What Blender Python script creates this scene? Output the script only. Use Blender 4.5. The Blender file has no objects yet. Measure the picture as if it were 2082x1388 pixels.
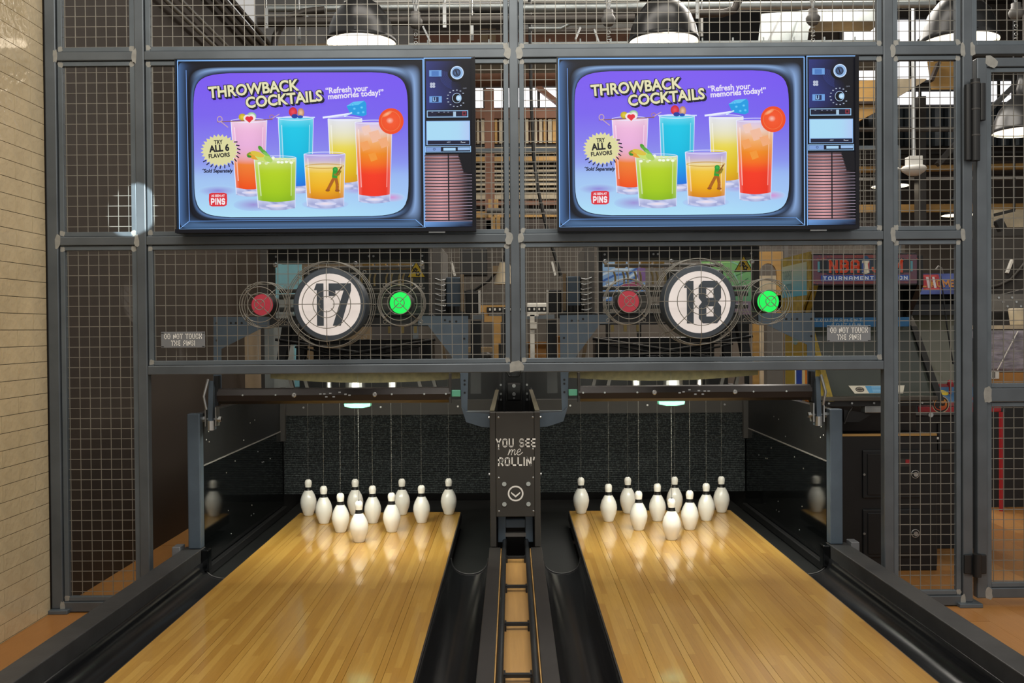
import bpy, math, random
from mathutils import Vector, Matrix
random.seed(7)
scene = bpy.context.scene
COL = scene.collection

# ------------------------------------------------------------------ camera
CAM = Vector((-0.0115, -6.1888, 1.2005)); PITCH, ROLL, F = -0.0127, -0.0073, 1936.2
FW = Vector((0, math.cos(PITCH), math.sin(PITCH)))
_r = Vector((1, 0, 0)); _u = _r.cross(FW)
RT = _r * math.cos(ROLL) + _u * math.sin(ROLL)
UP = -_r * math.sin(ROLL) + _u * math.cos(ROLL)
cd = bpy.data.cameras.new('camera'); cam = bpy.data.objects.new('camera', cd); COL.objects.link(cam)
cd.sensor_width = 36; cd.lens = F / 2082 * 36; cd.clip_start = 0.05; cd.clip_end = 60
cam.matrix_world = Matrix(((RT.x, UP.x, -FW.x, CAM.x), (RT.y, UP.y, -FW.y, CAM.y), (RT.z, UP.z, -FW.z, CAM.z), (0, 0, 0, 1)))
scene.camera = cam
def at(px, py, Y):                       # measured point of the photograph at its real distance -> world
    d = FW + RT * ((px - 1041) / F) - UP * ((py - 694) / F)
    return CAM + d * ((Y - CAM.y) / d.y)
def X_(px, Y, py=694): return at(px, py, Y).x
def Z_(py, Y, px=1041): return at(px, py, Y).z

# ------------------------------------------------------------------ world, lights, exposure
w = bpy.data.worlds.new('world'); scene.world = w; w.use_nodes = True
w.node_tree.nodes['Background'].inputs[0].default_value = (1.0, 0.97, 0.93, 1)
w.node_tree.nodes['Background'].inputs[1].default_value = 0.54
def area(name, loc, tgt, sx, sy, e, col=(1, .96, .9)):
    l = bpy.data.lights.new(name, 'AREA'); l.shape = 'RECTANGLE'; l.size = sx; l.size_y = sy; l.energy = e; l.color = col
    o = bpy.data.objects.new(name, l); COL.objects.link(o); o.location = loc
    o.rotation_euler = (Vector(tgt) - Vector(loc)).to_track_quat('-Z', 'Y').to_euler(); return o
area('ceiling_light_over_lanes', (0, -4.6, 4.2), (0, -2.6, 0), 5.0, 2.0, 165, (1, .94, .84))
area('ceiling_light_over_machines', (0.2, -0.2, 5.2), (0.2, 0.0, 0), 3.6, 0.8, 60, (1, .93, .84))
area('ceiling_light_back_room', (2.4, 3.6, 4.6), (2.0, 3.6, 0), 5.0, 2.4, 330, (1, .93, .84))
for s in (-1, 1):
    area('pin_deck_light', (s * 0.888, -1.055, 0.85), (s * 0.888, -0.72, 0), 1.1, 0.03, 15, (1, .99, .84))
sp = bpy.data.lights.new('sun_patch_lamp', 'SPOT'); sp.energy = 5000; sp.spot_size = math.radians(2.6); sp.spot_blend = .3; sp.color = (.85, .97, 1)
so = bpy.data.objects.new('sun_patch_lamp', sp); COL.objects.link(so); so.location = (-0.3, -6.6, 3.9)
so.rotation_euler = (at(268, 425, -1.48) - so.location).to_track_quat('-Z', 'Y').to_euler()
vs = scene.view_settings; vs.view_transform = 'Standard'; vs.look = 'None'; vs.gamma = 1; vs.use_curve_mapping = False; vs.exposure = 0.0

# ------------------------------------------------------------------ mesh helpers
def lin(c): return c / 12.92 if c <= .04045 else ((c + .055) / 1.055) ** 2.4
def rgb(h):
    if not isinstance(h, str): return tuple(h)
    h = h.lstrip('#'); return tuple(lin(int(h[i:i + 2], 16) / 255) for i in (0, 2, 4))
ORG = {}
class MB:
    def __init__(s): s.v = []; s.f = []; s.sm = []; s.c = None
    def add(s, vs_, fs, smooth=False):
        n = len(s.v); s.v += [tuple(p) for p in vs_]
        s.f += [tuple(i + n for i in f) for f in fs]; s.sm += [smooth] * len(fs); return s
    def box(s, x0, x1, y0, y1, z0, z1):
        if x0 > x1: x0, x1 = x1, x0
        if y0 > y1: y0, y1 = y1, y0
        if z0 > z1: z0, z1 = z1, z0
        return s.add([(x0, y0, z0), (x1, y0, z0), (x1, y1, z0), (x0, y1, z0), (x0, y0, z1), (x1, y0, z1), (x1, y1, z1), (x0, y1, z1)],
                     [(0, 3, 2, 1), (4, 5, 6, 7), (0, 1, 5, 4), (1, 2, 6, 5), (2, 3, 7, 6), (3, 0, 4, 7)])
    def hexa(s, a, b):                   # two quads, front a, back b
        return s.add(list(a) + list(b), [(0, 1, 2, 3), (7, 6, 5, 4), (0, 4, 5, 1), (1, 5, 6, 2), (2, 6, 7, 3), (3, 7, 4, 0)])
    def bar(s, p, q, wd, hg=None, up=(0, 0, 1)):
        p, q = Vector(p), Vector(q); d = (q - p).normalized(); u = Vector(up)
        if abs(d.dot(u)) > .98: u = Vector((0, 1, 0))
        r = d.cross(u).normalized(); u = r.cross(d).normalized(); hg = hg or wd; a, b = r * wd / 2, u * hg / 2
        return s.hexa([p - a - b, p + a - b, p + a + b, p - a + b], [q - a - b, q + a - b, q + a + b, q - a + b])
    def tube(s, pts, r, n=8, closed=False, caps=True):
        pts = [Vector(p) for p in pts]; m = len(pts); vv = []; ff = []; prev = None
        for i, p in enumerate(pts):
            a = pts[i - 1] if (i or closed) else p; b = pts[(i + 1) % m] if (i < m - 1 or closed) else p
            d = (b - a).normalized()
            if prev is None:
                u = Vector((0, 0, 1)) if abs(d.z) < .9 else Vector((0, 1, 0))
            else: u = prev
            rr = d.cross(u).normalized(); u = rr.cross(d).normalized(); prev = u
            rad = r[i] if isinstance(r, (list, tuple)) else r
            for k in range(n):
                t = 2 * math.pi * k / n; vv.append(p + (rr * math.cos(t) + u * math.sin(t)) * rad)
        for i in range(m if closed else m - 1):
            j = (i + 1) % m
            for k in range(n): ff.append((i * n + k, i * n + (k + 1) % n, j * n + (k + 1) % n, j * n + k))
        s.add(vv, ff, True)
        if caps and not closed: s.add(vv[:n], [tuple(range(n))]); s.add(vv[-n:], [tuple(range(n))[::-1]])
        return s
    def ring(s, c, r, tr, n=44, k=5, axis='Y'):
        c = Vector(c); pts = []
        for i in range(n):
            t = 2 * math.pi * i / n
            pts.append(c + (Vector((math.cos(t), 0, math.sin(t))) if axis == 'Y' else Vector((math.cos(t), math.sin(t), 0))) * r)
        return s.tube(pts, tr, k, True)
    def lathe(s, prof, c, axis='Z', n=24, smooth=True, sgn=1):
        c = Vector(c); vv = []; ff = []
        for (r, h) in prof:
            for k in range(n):
                t = 2 * math.pi * k / n; x, y = r * math.cos(t), r * math.sin(t)
                vv.append(c + (Vector((x, y, h)) if axis == 'Z' else Vector((x, h * sgn, y)) if axis == 'Y' else Vector((h * sgn, x, y))))
        for i in range(len(prof) - 1):
            for k in range(n): ff.append((i * n + k, i * n + (k + 1) % n, (i + 1) * n + (k + 1) % n, (i + 1) * n + k))
        return s.add(vv, ff, smooth)
    def disc(s, c, r, axis='Y', n=28):
        c = Vector(c); return s.add([c + (Vector((math.cos(2 * math.pi * k / n), 0, math.sin(2 * math.pi * k / n))) if axis == 'Y' else Vector((math.cos(2 * math.pi * k / n), math.sin(2 * math.pi * k / n), 0))) * r for k in range(n)], [tuple(range(n))])
    def cyl(s, c, r, h, axis='Y', n=24, sgn=1):
        return s.lathe([(0.0001, 0), (r, 0), (r, h), (0.0001, h)], c, axis, n, False, sgn)
    def slab(s, pts, Y0, Y1):            # polygon in XZ, thickness in Y
        n = len(pts); a = [(x, Y0, z) for x, z in pts]; b = [(x, Y1, z) for x, z in pts]
        return s.add(a + b, [tuple(range(n)), tuple(range(2 * n - 1, n - 1, -1))] + [(i, i + n, (i + 1) % n + n, (i + 1) % n) for i in range(n)])
    def slabx(s, pts, X0, X1):           # polygon in YZ, thickness in X
        n = len(pts); a = [(X0, y, z) for y, z in pts]; b = [(X1, y, z) for y, z in pts]
        return s.add(a + b, [tuple(range(n)), tuple(range(2 * n - 1, n - 1, -1))] + [(i, i + n, (i + 1) % n + n, (i + 1) % n) for i in range(n)])
    def sweep(s, prof, y0, y1, smooth=True):   # open XZ profile swept along Y
        n = len(prof); return s.add([(x, y0, z) for x, z in prof] + [(x, y1, z) for x, z in prof], [(i, i + 1, n + i + 1, n + i) for i in range(n - 1)], smooth)
    def mesh(s, name, mat, org):
        me = bpy.data.meshes.new(name); o = Vector(org)
        me.from_pydata([tuple(Vector(p) - o) for p in s.v], [], s.f); me.polygons.foreach_set('use_smooth', s.sm)
        if s.c:
            a = me.color_attributes.new('Col', 'FLOAT_COLOR', 'POINT')
            a.data.foreach_set('color', [k for c in s.c for k in (c[0], c[1], c[2], 1)])
        if mat: me.materials.append(mat)
        me.update(); return me
    def part(s, name, mat, parent, bevel=0, kind=None, label=None):
        org = ORG[parent.name]; ob = bpy.data.objects.new(name, s.mesh(name, mat, org)); COL.objects.link(ob); ob.parent = parent; ORG[ob.name] = org
        if bevel: bev(ob, bevel)
        if kind: ob['kind'] = kind
        if label: ob['label'] = label
        return ob
    def top(s, name, mat, label=None, cat=None, group=None, kind=None, bevel=0, org=None):
        if org is None:
            xs = [p[0] for p in s.v]; ys = [p[1] for p in s.v]; zs = [p[2] for p in s.v]
            org = ((min(xs) + max(xs)) / 2, (min(ys) + max(ys)) / 2, min(zs))
        ob = bpy.data.objects.new(name, s.mesh(name, mat, org)); COL.objects.link(ob); ob.location = org; ORG[ob.name] = tuple(org)
        tag(ob, label, cat, group, kind)
        if bevel: bev(ob, bevel)
        return ob
def bev(ob, wd):
    m = ob.modifiers.new('bevel', 'BEVEL'); m.width = wd; m.segments = 2; m.limit_method = 'ANGLE'
def tag(o, label=None, cat=None, group=None, kind=None):
    for k, v in (('label', label), ('category', cat), ('group', group), ('kind', kind)):
        if v: o[k] = v
    return o
def thing(name, label, cat, loc, group=None, kind=None):
    o = bpy.data.objects.new(name, None); COL.objects.link(o); o.location = loc; o.empty_display_size = .1; ORG[o.name] = tuple(loc)
    return tag(o, label, cat, group, kind)
def dup(root, loc, label=None, group=None):
    r = root.copy(); COL.objects.link(r); r.location = loc; ORG[r.name] = tuple(loc)
    if label: r['label'] = label
    if group: r['group'] = group
    for ch in list(root.children):
        c = ch.copy(); COL.objects.link(c); c.parent = r; ORG[c.name] = tuple(loc)
        for g in list(ch.children):
            d = g.copy(); COL.objects.link(d); d.parent = c; ORG[d.name] = tuple(loc)
    return r

# ------------------------------------------------------------------ materials
def mat(name, col, rough=.5, metal=0, var=.12, scale=6, bump=0, bscale=None, coat=0, crough=.1, stretch=None, emit=None, es=0, spec=None):
    m = bpy.data.materials.new(name); m.use_nodes = True; nt = m.node_tree; b = nt.nodes['Principled BSDF']
    c = rgb(col); b.inputs['Base Color'].default_value = (*c, 1); b.inputs['Roughness'].default_value = rough; b.inputs['Metallic'].default_value = metal
    if spec is not None: b.inputs['Specular IOR Level'].default_value = spec
    if coat: b.inputs['Coat Weight'].default_value = coat; b.inputs['Coat Roughness'].default_value = crough
    if emit: b.inputs['Emission Color'].default_value = (*rgb(emit), 1); b.inputs['Emission Strength'].default_value = es
    if var or bump:
        tc = nt.nodes.new('ShaderNodeTexCoord'); mp = nt.nodes.new('ShaderNodeMapping'); nt.links.new(tc.outputs['Object'], mp.inputs[0])
        if stretch: mp.inputs['Scale'].default_value = stretch
        nz = nt.nodes.new('ShaderNodeTexNoise'); nz.inputs['Scale'].default_value = scale; nz.inputs['Detail'].default_value = 5; nt.links.new(mp.outputs[0], nz.inputs['Vector'])
        if var:
            rp = nt.nodes.new('ShaderNodeValToRGB'); rp.color_ramp.elements[0].position = .3; rp.color_ramp.elements[1].position = .72
            rp.color_ramp.elements[0].color = (*[max(0, k * (1 - var)) for k in c], 1); rp.color_ramp.elements[1].color = (*[min(1, k * (1 + var)) for k in c], 1)
            nt.links.new(nz.outputs[0], rp.inputs[0]); nt.links.new(rp.outputs[0], b.inputs['Base Color'])
        if bump:
            n2 = nz
            if bscale:
                n2 = nt.nodes.new('ShaderNodeTexNoise'); n2.inputs['Scale'].default_value = bscale; nt.links.new(mp.outputs[0], n2.inputs['Vector'])
            bp = nt.nodes.new('ShaderNodeBump'); bp.inputs['Strength'].default_value = bump; bp.inputs['Distance'].default_value = .01
            nt.links.new(n2.outputs[0], bp.inputs['Height']); nt.links.new(bp.outputs[0], b.inputs['Normal'])
    return m
M = {}
M['steel'] = mat('mill_steel', '#5c6267', .38, .5, .16, 5, .04)
M['steel_in'] = mat('angle_steel', '#5f676d', .42, .45, .14, 6)
M['weld'] = mat('ground_weld_grey', '#94938d', .5, .3, .15, 30)
M['wire'] = mat('galvanised_wire', '#827f77', .42, .5, 0)
M['blacksteel'] = mat('black_steel', '#26282a', .4, .3, .2, 8)
M['bluesteel'] = mat('blue_grey_steel', '#5a6875', .4, .4, .15, 6)
M['black'] = mat('black_plastic', '#121314', .45, 0, .2, 9)
M['blackgloss'] = mat('glossy_black_sheet', '#0b0d0e', .07, 0, .25, 3, 0, spec=.6)
M['gutter'] = mat('gutter_black', '#151618', .22, 0, .3, 3)
M['cap'] = mat('cap_dark_grey', '#343434', .48, 0, .18, 12, .04, 60)
M['capbrown'] = mat('cap_dark_brown', '#2b2826', .45, 0, .15, 12)
M['deck'] = mat('pit_deck_black', '#191b1b', .4, 0, .3, 6)
M['darkbrown'] = mat('dark_brown_paint', '#352c25', .6, 0, .1, 2)
M['white'] = mat('pin_white', '#e4e3dd', .25, 0, .04, 10, 0, coat=.4)
M['offwhite'] = mat('off_white', '#d9d8d2', .5, 0, .05)
M['band'] = mat('pin_band', '#141414', .4, 0, 0)
M['cord'] = mat('pin_cord', '#5e5e5a', .6, 0, 0)
M['silver'] = mat('zinc_silver', '#b4b6b5', .28, .85, .12, 10)
M['duct'] = mat('duct_galvanised', '#a5abaa', .35, .6, .16, 7)
M['pipe'] = mat('dark_pipe', '#4c4742', .4, .4, .15, 6)
M['tan'] = mat('tan_panel', '#7d6a4f', .6, 0, .12, 3)
M['wood'] = mat('warm_wood', '#b08a50', .55, 0, .2, 4, 0, None, stretch=(.4, 4, 4))
M['woodred'] = mat('reddish_wood', '#7a5440', .6, 0, .2, 5)
M['slat'] = mat('pale_slat', '#b5a88f', .6, 0, .25, 6)
M['grey'] = mat('mid_grey', '#6d6b68', .5, .1, .12, 4)
M['greydark'] = mat('dark_grey', '#3c3a38', .55, .1, .15, 4)
M['partition'] = mat('partition_dark', '#57514a', .7, 0, .3, 2.5)
M['backdrop'] = mat('back_wall_dark', '#4a443f', .7, 0, .25, 1.2)
M['ceil'] = mat('ceiling_dark', '#2b2825', .8, 0, .2, 2)
M['green'] = mat('mint_plastic', '#63b596', .4, 0, .06)
M['yellow'] = mat('sign_yellow', '#d9bd2b', .45, 0, .05)
M['olive'] = mat('olive_foam', '#4e482e', .8, 0, .25, 30, .2, 80)
M['signgrey'] = mat('sign_grey', '#75777a', .4, .2, .05, 20)
M['print'] = mat('white_print', '#e6e4de', .5, 0, 0)
M['sticker'] = mat('sticker_silver', '#b9bcbc', .4, .3, 0)
M['card'] = mat('cardboard', '#a9783f', .7, 0, .1)
M['red'] = mat('red_plastic', '#b8394a', .35, 0, .04)
M['redpost'] = mat('red_paint', '#a5252e', .4, 0, .05)
M['cyan'] = mat('cyan_panel', '#7fb9c9', .35, 0, .2, 3)
M['numdark'] = mat('number_slate', '#3b434c', .45, 0, .05)
M['signwhite'] = mat('sign_face_white', '#ece6e6', .4, 0, .02, emit='#ece6e6', es=.12)
M['greenlit'] = mat('lit_green_lens', '#12c04a', .3, 0, 0, emit='#14e254', es=.75)
M['window'] = mat('bright_window', '#ffffff', .3, 0, 0, emit='#f2f0f4', es=1.6)
M['bulb'] = mat('lamp_glow', '#ffffff', .4, 0, 0, emit='#ffedd2', es=5.0)
M['lampblack'] = mat('lamp_enamel_black', '#2b2b2b', .3, .2, .08)
M['tv'] = mat('tv_case_black', '#0d0e10', .3, 0, 0)
M['boltz'] = mat('zinc_bolt', '#c9d2d0', .3, .6, 0)
M['glassgreen'] = mat('smoked_screen', '#3c413a', .12, 0, .1, 3)
M['gold'] = mat('gold_side_art', '#8f7a2c', .5, 0, .35, 25)
M['darkwood'] = mat('inner_brown', '#3a302a', .6, 0, .2)
M['shrink'] = mat('stretch_wrap', '#8a8590', .2, 0, .5, 9, .6, 14, stretch=(1, 1, 3))
M['trackwood'] = mat('track_maple', '#b98f55', .35, 0, .1, 3, 0, None, .3, .15, stretch=(20, 1, 1))
M['corr'] = mat('corrugated_slate', '#2c3339', .5, .3, .1)

def mat_attr(name, es, rough=.35):
    m = bpy.data.materials.new(name); m.use_nodes = True; nt = m.node_tree; b = nt.nodes['Principled BSDF']
    a = nt.nodes.new('ShaderNodeVertexColor'); a.layer_name = 'Col'
    b.inputs['Roughness'].default_value = rough; b.inputs['Specular IOR Level'].default_value = .15 if es > .9 else .5
    if es:
        b.inputs['Base Color'].default_value = (.01, .01, .012, 1); nt.links.new(a.outputs[0], b.inputs['Emission Color']); b.inputs['Emission Strength'].default_value = es
    else: nt.links.new(a.outputs[0], b.inputs['Base Color'])
    return m
M['screen'] = mat_attr('screen_picture', 1.0, .25)
M['printed'] = mat_attr('printed_graphic', 0, .4)
M['litprint'] = mat_attr('backlit_graphic', .35, .3)

def boards(name, c0, c1, c2, seg, rough, coat, crough, sat=1):
    m = bpy.data.materials.new(name); m.use_nodes = True; nt = m.node_tree; b = nt.nodes['Principled BSDF']; N = nt.nodes.new; L = nt.links.new
    oi = N('ShaderNodeObjectInfo'); tc = N('ShaderNodeTexCoord'); sx = N('ShaderNodeSeparateXYZ'); L(tc.outputs['Object'], sx.inputs[0])
    m1 = N('ShaderNodeMath'); m1.operation = 'MULTIPLY_ADD'; L(sx.outputs['Y'], m1.inputs[0]); m1.inputs[1].default_value = 1 / seg
    m0 = N('ShaderNodeMath'); m0.operation = 'MULTIPLY'; L(oi.outputs['Random'], m0.inputs[0]); m0.inputs[1].default_value = 57; L(m0.outputs[0], m1.inputs[2])
    fl = N('ShaderNodeMath'); fl.operation = 'FLOOR'; L(m1.outputs[0], fl.inputs[0])
    cx = N('ShaderNodeCombineXYZ'); L(fl.outputs[0], cx.inputs[0]); L(m0.outputs[0], cx.inputs[1])
    wn = N('ShaderNodeTexWhiteNoise'); wn.noise_dimensions = '2D'; L(cx.outputs[0], wn.inputs['Vector'])
    rp = N('ShaderNodeValToRGB'); e = rp.color_ramp.elements; e[0].color = (*rgb(c0), 1); e[1].color = (*rgb(c2), 1); k = e.new(.5); k.color = (*rgb(c1), 1)
    L(wn.outputs['Value'], rp.inputs[0])
    mp = N('ShaderNodeMapping'); mp.inputs['Scale'].default_value = (60, 3, 3); L(tc.outputs['Object'], mp.inputs[0]); ad = N('ShaderNodeVectorMath'); ad.operation = 'ADD'
    L(mp.outputs[0], ad.inputs[0]); L(cx.outputs[0], ad.inputs[1])
    nz = N('ShaderNodeTexNoise'); nz.inputs['Scale'].default_value = 2.2; nz.inputs['Detail'].default_value = 6; L(ad.outputs[0], nz.inputs['Vector'])
    r2 = N('ShaderNodeValToRGB'); r2.color_ramp.elements[0].position = .25; r2.color_ramp.elements[1].position = .75
    r2.color_ramp.elements[0].color = (.88, .86, .82, 1); r2.color_ramp.elements[1].color = (1.05, 1.05, 1.04, 1); L(nz.outputs[0], r2.inputs[0])
    mx = N('ShaderNodeMix'); mx.data_type = 'RGBA'; mx.blend_type = 'MULTIPLY'; mx.inputs[0].default_value = 1; L(rp.outputs[0], mx.inputs[6]); L(r2.outputs[0], mx.inputs[7])
    L(mx.outputs[2], b.inputs['Base Color']); b.inputs['Roughness'].default_value = rough; b.inputs['Coat Weight'].default_value = coat; b.inputs['Coat Roughness'].default_value = crough
    return m
M['lane'] = boards('lane_maple', '#aa7d32', '#b68b3c', '#c19848', .8, .4, .9, .09)
M['floorwood'] = boards('floor_oak', '#98652f', '#a7743d', '#b5834b', 3.0, .45, .3, .2)
M['tile'] = mat('glazed_tile', '#c9b691', .14, 0, .06, 9, .4, 26, coat=.5, crough=.05)
M['grout'] = mat('grout_dark', '#3a332b', .8, 0, .1)

# glass
def glassmat(name, col, alpha):
    m = bpy.data.materials.new(name); m.use_nodes = True; b = m.node_tree.nodes['Principled BSDF']
    b.inputs['Base Color'].default_value = (*rgb(col), 1); b.inputs['Roughness'].default_value = .05; b.inputs['Alpha'].default_value = alpha; return m
M['acrylic'] = glassmat('clear_acrylic', '#9fb0b0', .07)
# ------------------------------------------------------------------ lettering
def font2d(txt, size=1, bold=0, shear=0, spacing=1):
    cu = bpy.data.curves.new('t', 'FONT'); cu.body = txt; cu.size = size; cu.offset = bold; cu.shear = shear; cu.space_character = spacing; cu.resolution_u = 3
    ob = bpy.data.objects.new('t', cu); COL.objects.link(ob); dg = bpy.context.evaluated_depsgraph_get(); dg.update()
    ev = ob.evaluated_get(dg); me = ev.to_mesh(); v = [(p.co.x, p.co.y) for p in me.vertices]; f = [tuple(p.vertices) for p in me.polygons]
    ev.to_mesh_clear(); bpy.data.objects.remove(ob); bpy.data.curves.remove(cu); return v, f
K = .16
GL = {
 'A': (.6, [[(0, 0), (0, 1 - K), (K, 1), (.6 - K, 1), (.6, 1 - K), (.6, 0)], [(0, .42), (.6, .42)]]),
 'B': (.6, [[(0, 0), (0, 1), (.6 - K, 1), (.6, 1 - K), (.6, .62), (.5, .5), (.6, .38), (.6, K), (.6 - K, 0), (0, 0)], [(0, .5), (.5, .5)]]),
 'C': (.6, [[(.6, .72), (.6, 1 - K), (.6 - K, 1), (K, 1), (0, 1 - K), (0, K), (K, 0), (.6 - K, 0), (.6, K), (.6, .28)]]),
 'D': (.6, [[(0, 0), (0, 1), (.6 - K, 1), (.6, 1 - K), (.6, K), (.6 - K, 0), (0, 0)]]),
 'E': (.52, [[(.52, 1), (0, 1), (0, 0), (.52, 0)], [(0, .5), (.45, .5)]]),
 'H': (.6, [[(0, 0), (0, 1)], [(.6, 0), (.6, 1)], [(0, .5), (.6, .5)]]),
 'I': (.0, [[(0, 0), (0, 1)]]), 'i': (.0, [[(0, 0), (0, .62)], [(0, .82), (0, 1)]]),
 'J': (.5, [[(.5, 1), (.5, K), (.5 - K, 0), (K, 0), (0, K), (0, .25)]]),
 'K': (.6, [[(0, 0), (0, 1)], [(.6, 1), (.05, .5), (.6, 0)]]),
 'L': (.5, [[(0, 1), (0, 0), (.5, 0)]]),
 'M': (.8, [[(0, 0), (0, 1), (.4, .4), (.8, 1), (.8, 0)]]),
 'N': (.6, [[(0, 0), (0, 1), (.6, 0), (.6, 1)]]),
 'O': (.6, [[(0, K), (0, 1 - K), (K, 1), (.6 - K, 1), (.6, 1 - K), (.6, K), (.6 - K, 0), (K, 0), (0, K)]]),
 'P': (.58, [[(0, 0), (0, 1), (.58 - K, 1), (.58, 1 - K), (.58, .4 + K), (.58 - K, .4), (0, .4)]]),
 'R': (.6, [[(0, 0), (0, 1), (.6 - K, 1), (.6, 1 - K), (.6, .44 + K), (.6 - K, .44), (0, .44)], [(.3, .44), (.6, 0)]]),
 'S': (.56, [[(.56, .80), (.56, 1 - K), (.56 - K, 1), (K, 1), (0, 1 - K), (0, .5 + K * .8), (K, .5), (.56 - K, .5), (.56, .5 - K * .8), (.56, K), (.56 - K, 0), (K, 0), (0, K), (0, .20)]]),
 'T': (.6, [[(0, 1), (.6, 1)], [(.3, 1), (.3, 0)]]),
 'U': (.6, [[(0, 1), (0, K), (K, 0), (.6 - K, 0), (.6, K), (.6, 1)]]),
 'W': (.9, [[(0, 1), (.22, 0), (.45, .7), (.68, 0), (.9, 1)]]),
 'Y': (.64, [[(0, 1), (.32, .46), (.64, 1)], [(.32, .46), (.32, 0)]]),
 '!': (.0, [[(0, .32), (0, 1)], [(0, -.04), (0, .12)]]), "'": (.08, [[(.08, 1.02), (.02, .76)]]), ' ': (.3, []),
}
def stroke2d(txt, h, th, gap=.36, miter=True):      # block lettering of stroked bars -> 2D verts, faces; th = stroke as a share of height
    V, Fc = [], []; x = 0
    def seg(a, b, e0, e1):
        (ax, ay), (bx, by) = a, b; d = math.hypot(bx - ax, by - ay) or 1; ux, uy = (bx - ax) / d, (by - ay) / d
        ax -= ux * e0; ay -= uy * e0; bx += ux * e1; by += uy * e1; nx, ny = -uy * th / 2, ux * th / 2; n = len(V)
        V.extend([(ax + nx, ay + ny), (ax - nx, ay - ny), (bx - nx, by - ny), (bx + nx, by + ny)]); Fc.append((n, n + 1, n + 2, n + 3))
    for ch in txt:
        wd, ls = GL[ch]
        for ln in ls:
            q = [(x + p[0], th / 2 + p[1] * (1 - th)) for p in ln]
            for i in range(len(q) - 1):
                cl = q[0] == q[-1]
                def ext(a, b, c):
                    d1 = math.atan2(b[1] - a[1], b[0] - a[0]); d2 = math.atan2(c[1] - b[1], c[0] - b[0]); t = abs((d2 - d1 + math.pi) % (2 * math.pi) - math.pi)
                    return min(th * .5, th * .5 * math.tan(min(t, 2.2) / 2))
                e0 = ext(q[i - 1], q[i], q[i + 1]) if i > 0 else (ext(q[-2], q[0], q[1]) if cl else 0 if ch == 'S' else th / 2)
                e1 = ext(q[i], q[i + 1], q[i + 2]) if i < len(q) - 2 else (ext(q[i], q[0], q[1]) if cl else 0 if ch == 'S' else th / 2)
                seg(q[i], q[i + 1], e0, e1)
        x += wd + gap
    return [(a * h, b * h) for a, b in V], Fc, (x - gap) * h
def lay(mb, vf, ox, oz, Y, sx=1, sz=1, rot=0):       # put 2D lettering on an XZ plane at depth Y (facing -Y)
    c, s = math.cos(rot), math.sin(rot)
    mb.add([(ox + (a * sx) * c - (b * sz) * s, Y, oz + (a * sx) * s + (b * sz) * c) for a, b in vf[0]], vf[1])

class Pic:                                           # flat print in layers, in its own drawing units, colour per point
    def __init__(s): s.mb = MB(); s.mb.c = []; s.lay = 0
    def add(s, v, f, cols):
        s.lay += 1; s.mb.add([(a, -s.lay * s.step, b) for a, b in v], f); s.mb.c += [rgb(c) for c in cols]
    step = .00012
    def poly(s, pts, c): s.add(pts, [tuple(range(len(pts)))], [c] * len(pts))
    def rect(s, x0, y0, x1, y1, c, c2=None):
        c2 = c2 or c; s.add([(x0, y0), (x1, y0), (x1, y1), (x0, y1)], [(0, 1, 2, 3)], [c, c, c2, c2])
    def grid(s, fn, nu, nv, cf):
        v = []; c = []
        for j in range(nv + 1):
            for i in range(nu + 1): v.append(fn(i / nu, j / nv)); c.append(cf(i / nu, j / nv))
        s.add(v, [(j * (nu + 1) + i, j * (nu + 1) + i + 1, (j + 1) * (nu + 1) + i + 1, (j + 1) * (nu + 1) + i) for j in range(nv) for i in range(nu)], c)
    def ell(s, cx, cy, rx, ry, c, cc=None, n=28, rot=0):
        a, b = math.cos(rot), math.sin(rot)
        v = [(cx, cy)] + [(cx + rx * math.cos(t) * a - ry * math.sin(t) * b, cy + rx * math.cos(t) * b + ry * math.sin(t) * a) for t in (2 * math.pi * k / n for k in range(n))]
        s.add(v, [(0, k + 1, (k + 1) % n + 1) for k in range(n)], [cc or c] + [c] * n)
    def ringe(s, cx, cy, rx, ry, wd, c, n=32, a0=0, a1=2 * math.pi):
        v = []; 
        for k in range(n + 1):
            t = a0 + (a1 - a0) * k / n; v += [(cx + rx * math.cos(t), cy + ry * math.sin(t)), (cx + (rx - wd) * math.cos(t), cy + (ry - wd) * math.sin(t))]
        s.add(v, [(2 * k, 2 * k + 1, 2 * k + 3, 2 * k + 2) for k in range(n)], [c] * len(v))
    def line(s, pts, wd, c):
        v = []; f = []
        for (ax, ay), (bx, by) in zip(pts, pts[1:]):
            d = math.hypot(bx - ax, by - ay) or 1; nx, ny = -(by - ay) / d * wd / 2, (bx - ax) / d * wd / 2; n = len(v)
            v += [(ax + nx, ay + ny), (ax - nx, ay - ny), (bx - nx, by - ny), (bx + nx, by + ny)]; f.append((n, n + 1, n + 2, n + 3))
        s.add(v, f, [c] * len(v))
    def text(s, txt, x, y, size, c, rot=0, bold=0, shear=0, sx=1, spacing=1, vf=None):    # y is the baseline, drawing y runs down
        v, f = vf or font2d(txt, size, bold, shear, spacing); a, b = math.cos(rot), math.sin(rot)
        s.add([(x + p * sx * a + q * b, y + p * sx * b - q * a) for p, q in v], f, [c] * len(v))
    def block(s, txt, x, y, h, th, c, rot=0, sx=1, gap=.36):
        v, f, wd = stroke2d(txt, h, th, gap); s.text('', x, y, 1, c, rot, 0, 0, sx, 1, (v, f)); return wd * sx
    def to_mb(s, fn):                                # fn(x, y, layer offset) -> world point
        s.mb.v = [tuple(fn(p[0], p[2], p[1])) for p in s.mb.v]; return s.mb
def mixc(a, b, t):
    a, b = rgb(a), rgb(b); t = max(0, min(1, t)); return tuple(p + (q - p) * t for p, q in zip(a, b))
def stops(t, st):
    for (t0, c0), (t1, c1) in zip(st, st[1:]):
        if t <= t1: return mixc(c0, c1, (t - t0) / (t1 - t0 or 1))
    return rgb(st[-1][1])

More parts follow.
